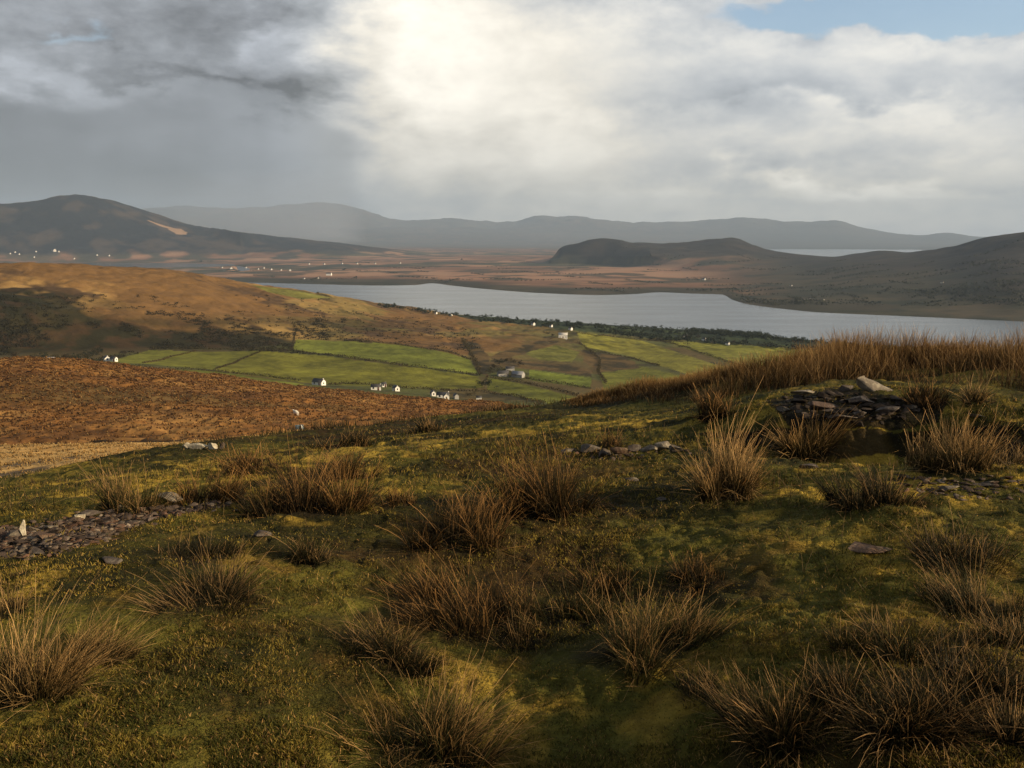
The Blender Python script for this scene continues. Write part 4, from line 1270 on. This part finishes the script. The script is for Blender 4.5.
def far_hedgerows():
    """the faint net of hedges and bushes over the land beyond the lake"""
    n = 330
    px = rng.uniform(-60, 1090, n); py = rng.uniform(255, 316, n)
    P = locate(px, py, dmin=2100)
    d = np.hypot(P[:, 0], P[:, 1]); ok = (d > 1700) & (d < 6300) & (P[:, 2] > 1.5) & (P[:, 2] < 90)
    P = P[ok]; pts = []
    for q in P:
        a = rng.choice([.3, 1.9]) + rng.normal(0, .25); m = rng.integers(3, 26)
        u = np.arange(m) * 11.0
        pts.append(np.stack([q[0] + np.cos(a) * u + rng.normal(0, 3, m), q[1] + np.sin(a) * u + rng.normal(0, 3, m)], 1))
    pts = np.concatenate(pts); z = ground_xy(pts[:, 0], pts[:, 1])
    Q = np.column_stack([pts, z + 1.8])[z > .8]
    V, F, C = leaf_mass(Q, 2.2, 6, (3, 3, 1.3), (.040, .042, .024))
    tag(mesh_np('far_hedgerows', V, F, M_LEAF, C), kind='stuff')
far_hedgerows()


def hill_scrub():
    """heather and gorse on the dark face of the brown hill"""
    n = 16000
    px = rng.uniform(-60, 480, n); py = rng.uniform(295, 362, n)
    v = (py > 318 + 8 * np.sin(px * .03)) | (rng.random(n) < .25)
    v &= (px < 330) | (rng.random(n) < .35)
    P = locate(px[v][:6000], py[v][:6000], dmin=600)
    d = np.hypot(P[:, 0], P[:, 1])
    k = fbm(P[:, 0] * .5, P[:, 1], 45, 4, 133) + .5 * fbm(P[:, 0], P[:, 1], 18, 2, 601)
    qx, qy = project(P[:, 0], P[:, 1], P[:, 2])
    clear = np.zeros(len(P), bool)
    for poly, c in FIELDS: clear |= inside(qx, qy, poly)
    ok = (d > 650) & (d < 1300) & (k > -.05) & ~clear
    P = P[ok]; P[:, 2] += .5
    V, F, C = leaf_mass(P, .55, 14, (1.3, 1.3, .45), (.032, .028, .013))
    tag(mesh_np('heather_scrub', V, F, M_LEAF, C), kind='stuff')
hill_scrub()

# ------------------------------------------------------------------ houses
M_WHITE = plain_mat('white_render', (.80, .78, .73), 0.8, .06, 1.0)
M_PALE = plain_mat('weathered_render', (.56, .54, .50), 0.85, .1, 1.0)
M_GREYW = plain_mat('grey_render', (.34, .33, .31), 0.85, .15, 1.0)
M_SLATE = plain_mat('slate_roof', (.060, .058, .060), 0.6, .25, 2.0)
M_TIN = plain_mat('weathered_tin', (.30, .30, .31), 0.5, .2, 1.5)
M_WIN = plain_mat('dark_window', (.02, .024, .03), 0.12, .1, 1.0, .5)
M_DOOR = plain_mat('painted_door', (.10, .03, .02), 0.5, .1, 1.0)


def box(x0, x1, y0, y1, z0, z1):
    V = [(x, y, z) for z in (z0, z1) for x, y in ((x0, y0), (x1, y0), (x1, y1), (x0, y1))]
    F = [(0, 3, 2, 1), (4, 5, 6, 7), (0, 1, 5, 4), (1, 2, 6, 5), (2, 3, 7, 6), (3, 0, 4, 7)]
    return np.array(V, float), np.array(F)


def house(loc, rz, L, W, h, label, name='cottage', cat='cottage', wall=None, roof=None, detail=True, group=None, rise=.42, chimneys=1):
    wall = wall or M_WHITE; roof = roof or M_SLATE
    o = thing(name, label, cat, loc, rz, group)
    a, b, r = L / 2, W / 2, h + W * rise
    z0 = -1.5
    V = [(-a, -b, z0), (a, -b, z0), (a, b, z0), (-a, b, z0), (-a, -b, h), (a, -b, h), (a, b, h), (-a, b, h), (-a, 0, r), (a, 0, r)]
    me = bpy.data.meshes.new('wall')
    me.from_pydata(V, [], [(0, 1, 5, 4), (2, 3, 7, 6), (1, 2, 6, 9, 5), (3, 0, 4, 8, 7), (4, 5, 9, 8), (6, 7, 8, 9)])
    me.materials.append(wall); w = bpy.data.objects.new('wall', me); COL.objects.link(w); w.parent = o
    e, th = .18, .14
    sl = (r - h) / b
    RV = []; RF = []
    for s in (-1, 1):
        k = len(RV)
        y1 = s * (b + e * 1.4); zl = h - sl * e * 1.4
        for z in (.012, th):
            RV += [(-a - e, y1, zl + z), (a + e, y1, zl + z), (a + e, 0, r + z), (-a - e, 0, r + z)]
        RF += [(k, k + 1, k + 2, k + 3), (k + 4, k + 5, k + 6, k + 7), (k, k + 1, k + 5, k + 4), (k + 1, k + 2, k + 6, k + 5), (k + 3, k, k + 4, k + 7)]
    ro = mesh_np('roof', RV, RF, roof, None, o)
    if chimneys:
        for c in range(chimneys):
            cw = min(.45, L * .035); x = (a - cw - .05) * (1 if c == 0 else -1)
            v, f = box(x - cw, x + cw, -cw, cw, r - .5, r + cw * 1.8)
            mesh_np('chimney', v, f, wall, None, ro)
    if detail:
        n = max(2, int(L / 3))
        for s in (-1, 1):
            for i in range(n):
                x = -a + L * (i + .5) / n
                if i == n // 2 and s == -1:
                    v, f = box(x - .5, x + .5, s * b - .04, s * b + .04, 0, 2.05); mesh_np('door', v, f, M_DOOR, None, o)
                else:
                    v, f = box(x - .5, x + .5, s * b - .035, s * b + .035, .9, 2.0); mesh_np('window', v, f, M_WIN, None, o)
        v, f = box(a - .035, a + .035, -.4, .4, .95, 2.0); mesh_np('window', v, f, M_WIN, None, o)
    return o


def put_house(px, py, wpx, label, rz=None, asp=.6, eave=.36, dmin=380, name='cottage', cat='cottage', wall=None, roof=None, detail=True, group=None, chim=1, rise=.42):
    p = locate([px], [py], dmin=dmin)[0]
    f = p[1] * math.cos(PITCH) - (p[2] - H) * math.sin(PITCH)
    L = wpx * f / FPX
    if rz is None: rz = rng.uniform(-.8, .8)
    L = L / (abs(math.cos(rz)) + asp * abs(math.sin(rz)))
    return house(tuple(p), rz, L, L * asp, max(2.3, L * eave * .8), label, name, cat, wall, roof, detail, group, rise, chim)


put_house(319, 385, 14, 'white cottage with dark roof standing alone at the foot of the largest green field', -.5, .55, .36)
put_house(107, 361, 9, 'large bright white house among dark trees under the brown hill', -.95, .7, .5)
put_house(114, 361.5, 7, 'low white extension beside the large white house under the brown hill', -.3, .7, .4, chim=0)
put_house(70, 364, 8, 'low white shed left of the large white house under the hill', .1, .4, .25, name='shed', cat='shed', detail=False, chim=0)
put_house(50, 364.5, 10, 'long grey roofed shed at the far left foot of the brown hill', .1, .35, .22, name='shed', cat='shed', wall=M_GREYW, roof=M_TIN, detail=False, chim=0)
put_house(376, 390, 10, 'dark roofed cottage at the left of the farm cluster', .1, .5, .3)
put_house(384, 387, 5, 'small house with a white chimney end behind the dark roofed cottage', .4, .7, .5)
put_house(396, 391, 8, 'white gabled cottage at the right of the left farm cluster', -1.0, .7, .4)
put_house(433, 396, 6, 'small white gabled cottage at the left of the right farm cluster', -1.2, .7, .4)
put_house(443, 398, 12, 'long dark roofed cottage in the middle of the right farm cluster', .0, .45, .28)
put_house(446, 399.5, 7, 'white gable fronted cottage before the long dark roofed one', -1.35, .75, .4)
put_house(456, 399, 6, 'greyish gabled shed at the right of the right farm cluster', -1.2, .7, .4, name='shed', cat='shed', wall=M_GREYW, detail=False, chim=0)
put_house(479, 401, 5, 'low pale shed alone to the right of the farm clusters', 0, .5, .3, name='shed', cat='shed', detail=False, chim=0)
put_house(518, 377, 14, 'grey barn with pale metal roof, largest of the farm buildings by the dark trees', -.5, .55, .25, name='barn', cat='barn', wall=M_GREYW, roof=M_TIN, detail=False, chim=0)
put_house(503, 376, 12, 'dark slate roofed barn left of the pale metal roofed barn', .3, .5, .25, name='barn', cat='barn', wall=M_GREYW, detail=False, chim=0)
put_house(510, 371, 9, 'brown roofed shed behind the two barns', .2, .5, .25, name='shed', cat='shed', wall=M_GREYW, detail=False, chim=0)
put_house(563, 338, 9, 'large flat fronted white house, the brightest above the right-hand fields', -.05, .45, .5, roof=M_PALE)
put_house(533, 325, 4.5, 'small white house with a bright gable above the brown slope, left of three', -.9, .7, .45, detail=False)
put_house(551, 327, 3.5, 'small white house in the middle of three below the shore woods', -.8, .7, .45, detail=False)
put_house(570.5, 330, 4.5, 'small white house just behind the large flat fronted one', -.9, .7, .45, detail=False)
put_house(704, 340.5, 4.5, 'white house at the top of the right-hand fields by dark trees', -.9, .7, .45, detail=False)
put_house(727.5, 345, 4.5, 'white house farther down the right-hand fields, right of the dark trees', -.9, .7, .45, detail=False)
put_house(685, 337.5, 5, 'dull grey house left of the dark trees above the right-hand fields', .1, .6, .35, wall=M_GREYW, detail=False)
put_house(436, 314, 3, 'tiny white house on the lake shore, left of two', -.8, .7, .45, detail=False, dmin=700)
put_house(451, 316, 3, 'tiny white house on the lake shore, right of two', -.8, .7, .45, detail=False, dmin=700)

FAR_A = [(10, 254), (15, 252.5), (19, 254.5), (34, 257.5), (36, 252), (54, 251.5, 5), (59, 252), (74, 259), (97, 255.5), (109, 256)]
FAR_B = [(222, 268), (231, 269, 3.5), (258, 269.5), (264, 268.5), (271, 270, 3), (290, 271, 3), (304, 279), (318, 278.5), (281, 270.5), (246, 268)]
FAR_C = [(309, 264.5), (324, 264.5), (342, 264), (357, 264), (375, 264), (400, 263.5)]
FAR_D = [(704, 280, 3.5), (791, 286), (803, 300), (809, 299.5), (823, 300.5), (942, 283, 3)]
for lst, lab, grp, lo in ((FAR_A, 'tiny white house at the foot of the dark mountain', 'white houses at the foot of the dark mountain', 4500),
                      (FAR_B, 'tiny white house on the spit between the inlet and the lake', 'white houses on the spit beyond the brown hill', 2500),
                      (FAR_C, 'tiny pale house at the edge of the red bog', 'pale houses at the edge of the red bog', 2500),
                      (FAR_D, 'tiny pale house on the dark far shore of the lake', 'pale houses on the dark far shore of the lake', 1500)):
    for q in lst:
        put_house(q[0], q[1], (q[2] if len(q) > 2 else 2.4), lab, rng.uniform(-1.2, -.5), .65, .45, dmin=lo, name='house', cat='house', wall=M_PALE, detail=False, chim=0, group=grp)
put_house(329, 275.5, 5.5, 'largest white house beyond the brown hill, close to the far lake shore', -.1, .5, .45, dmin=2500, name='house', cat='house', detail=False)


def sheep(px, py):
    p = locate([px], [py], dmin=40, dmax=400)[0]
    o = thing('sheep', 'white sheep standing on the brown moor above the grey trough', 'sheep', tuple(p), 2.6)
    M_WOOL = plain_mat('wool', (.68, .64, .55), .95, .15, 6, .1, .03)
    M_FACE = plain_mat('sheep_face', (.42, .38, .32), .8, .1, 6)
    me = bpy.data.meshes.new('body'); 
    sk = [((-.48, 0, .62), .24), ((-.15, 0, .66), .29), ((.2, 0, .66), .27), ((.42, 0, .72), .2), ((.56, 0, .86), .11), ((.66, 0, .93), .095), ((.83, 0, .86), .055),
          ((-.42, .15, .38), .085), ((-.46, .15, .18), .045), ((-.44, .15, .0), .04), ((-.42, -.15, .38), .085), ((-.46, -.15, .18), .045), ((-.44, -.15, .0), .04),
          ((.32, .14, .38), .07), ((.32, .14, .18), .042), ((.33, .14, .0), .038), ((.32, -.14, .38), .07), ((.32, -.14, .18), .042), ((.33, -.14, .0), .038), ((-.68, 0, .52), .05)]
    ed = [(0, 1), (1, 2), (2, 3), (3, 4), (4, 5), (5, 6), (0, 7), (7, 8), (8, 9), (0, 10), (10, 11), (11, 12), (2, 13), (13, 14), (14, 15), (2, 16), (16, 17), (17, 18), (0, 19)]
    me.from_pydata([v for v, r in sk], ed, [])
    b = bpy.data.objects.new('body', me); COL.objects.link(b); b.parent = o
    md = b.modifiers.new('skin', 'SKIN')
    for i, (v, r) in enumerate(sk):
        me.skin_vertices[0].data[i].radius = (r, r)
    me.skin_vertices[0].data[0].use_root = True
    b.modifiers.new('sub', 'SUBSURF').levels = 2; b.modifiers['sub'].render_levels = 2
    me.materials.append(M_WOOL)
    for s in (-1, 1):
        V = ICO1[0] * np.array([.03, .07, .03]) + np.array([.64, s * .13, .95])
        mesh_np('ear', V, ICO1[1], M_FACE, None, o, True)
sheep(296, 415.5)


def trough(px, py):
    p = locate([px], [py], dmin=40, dmax=400)[0]
    f = p[1]
    o = thing('water_trough', 'small blue-grey trough with a pale corner post on the brown moor', 'trough', tuple(p), .25)
    m = plain_mat('galvanised', (.16, .22, .25), .5, .2, 3)
    mp = plain_mat('pale_post', (.55, .55, .5), .7, .1, 3)
    a = 4.2 * f / FPX; h = 5.0 * f / FPX; w = a * .6; t = .05
    V = []; F = []
    for bx in ((-a, a, -w, -w + t, -.2, h), (-a, a, w - t, w, -.2, h), (-a, -a + t, -w + t, w - t, -.2, h - .003), (a - t, a, -w + t, w - t, -.2, h - .003), (-a + t, a - t, -w + t, w - t, .1, .16)):
        v, ff = box(*bx); F.append(ff + len(V) * 8); V.append(v)
    mesh_np('basin', np.concatenate(V), np.concatenate(F), m, None, o)
    v, ff = box(a * .35, a * .35 + .16, -w - .17, -w - .01, -.2, h * 1.1); mesh_np('post', v, ff, mp, None, o)
trough(299.5, 430)
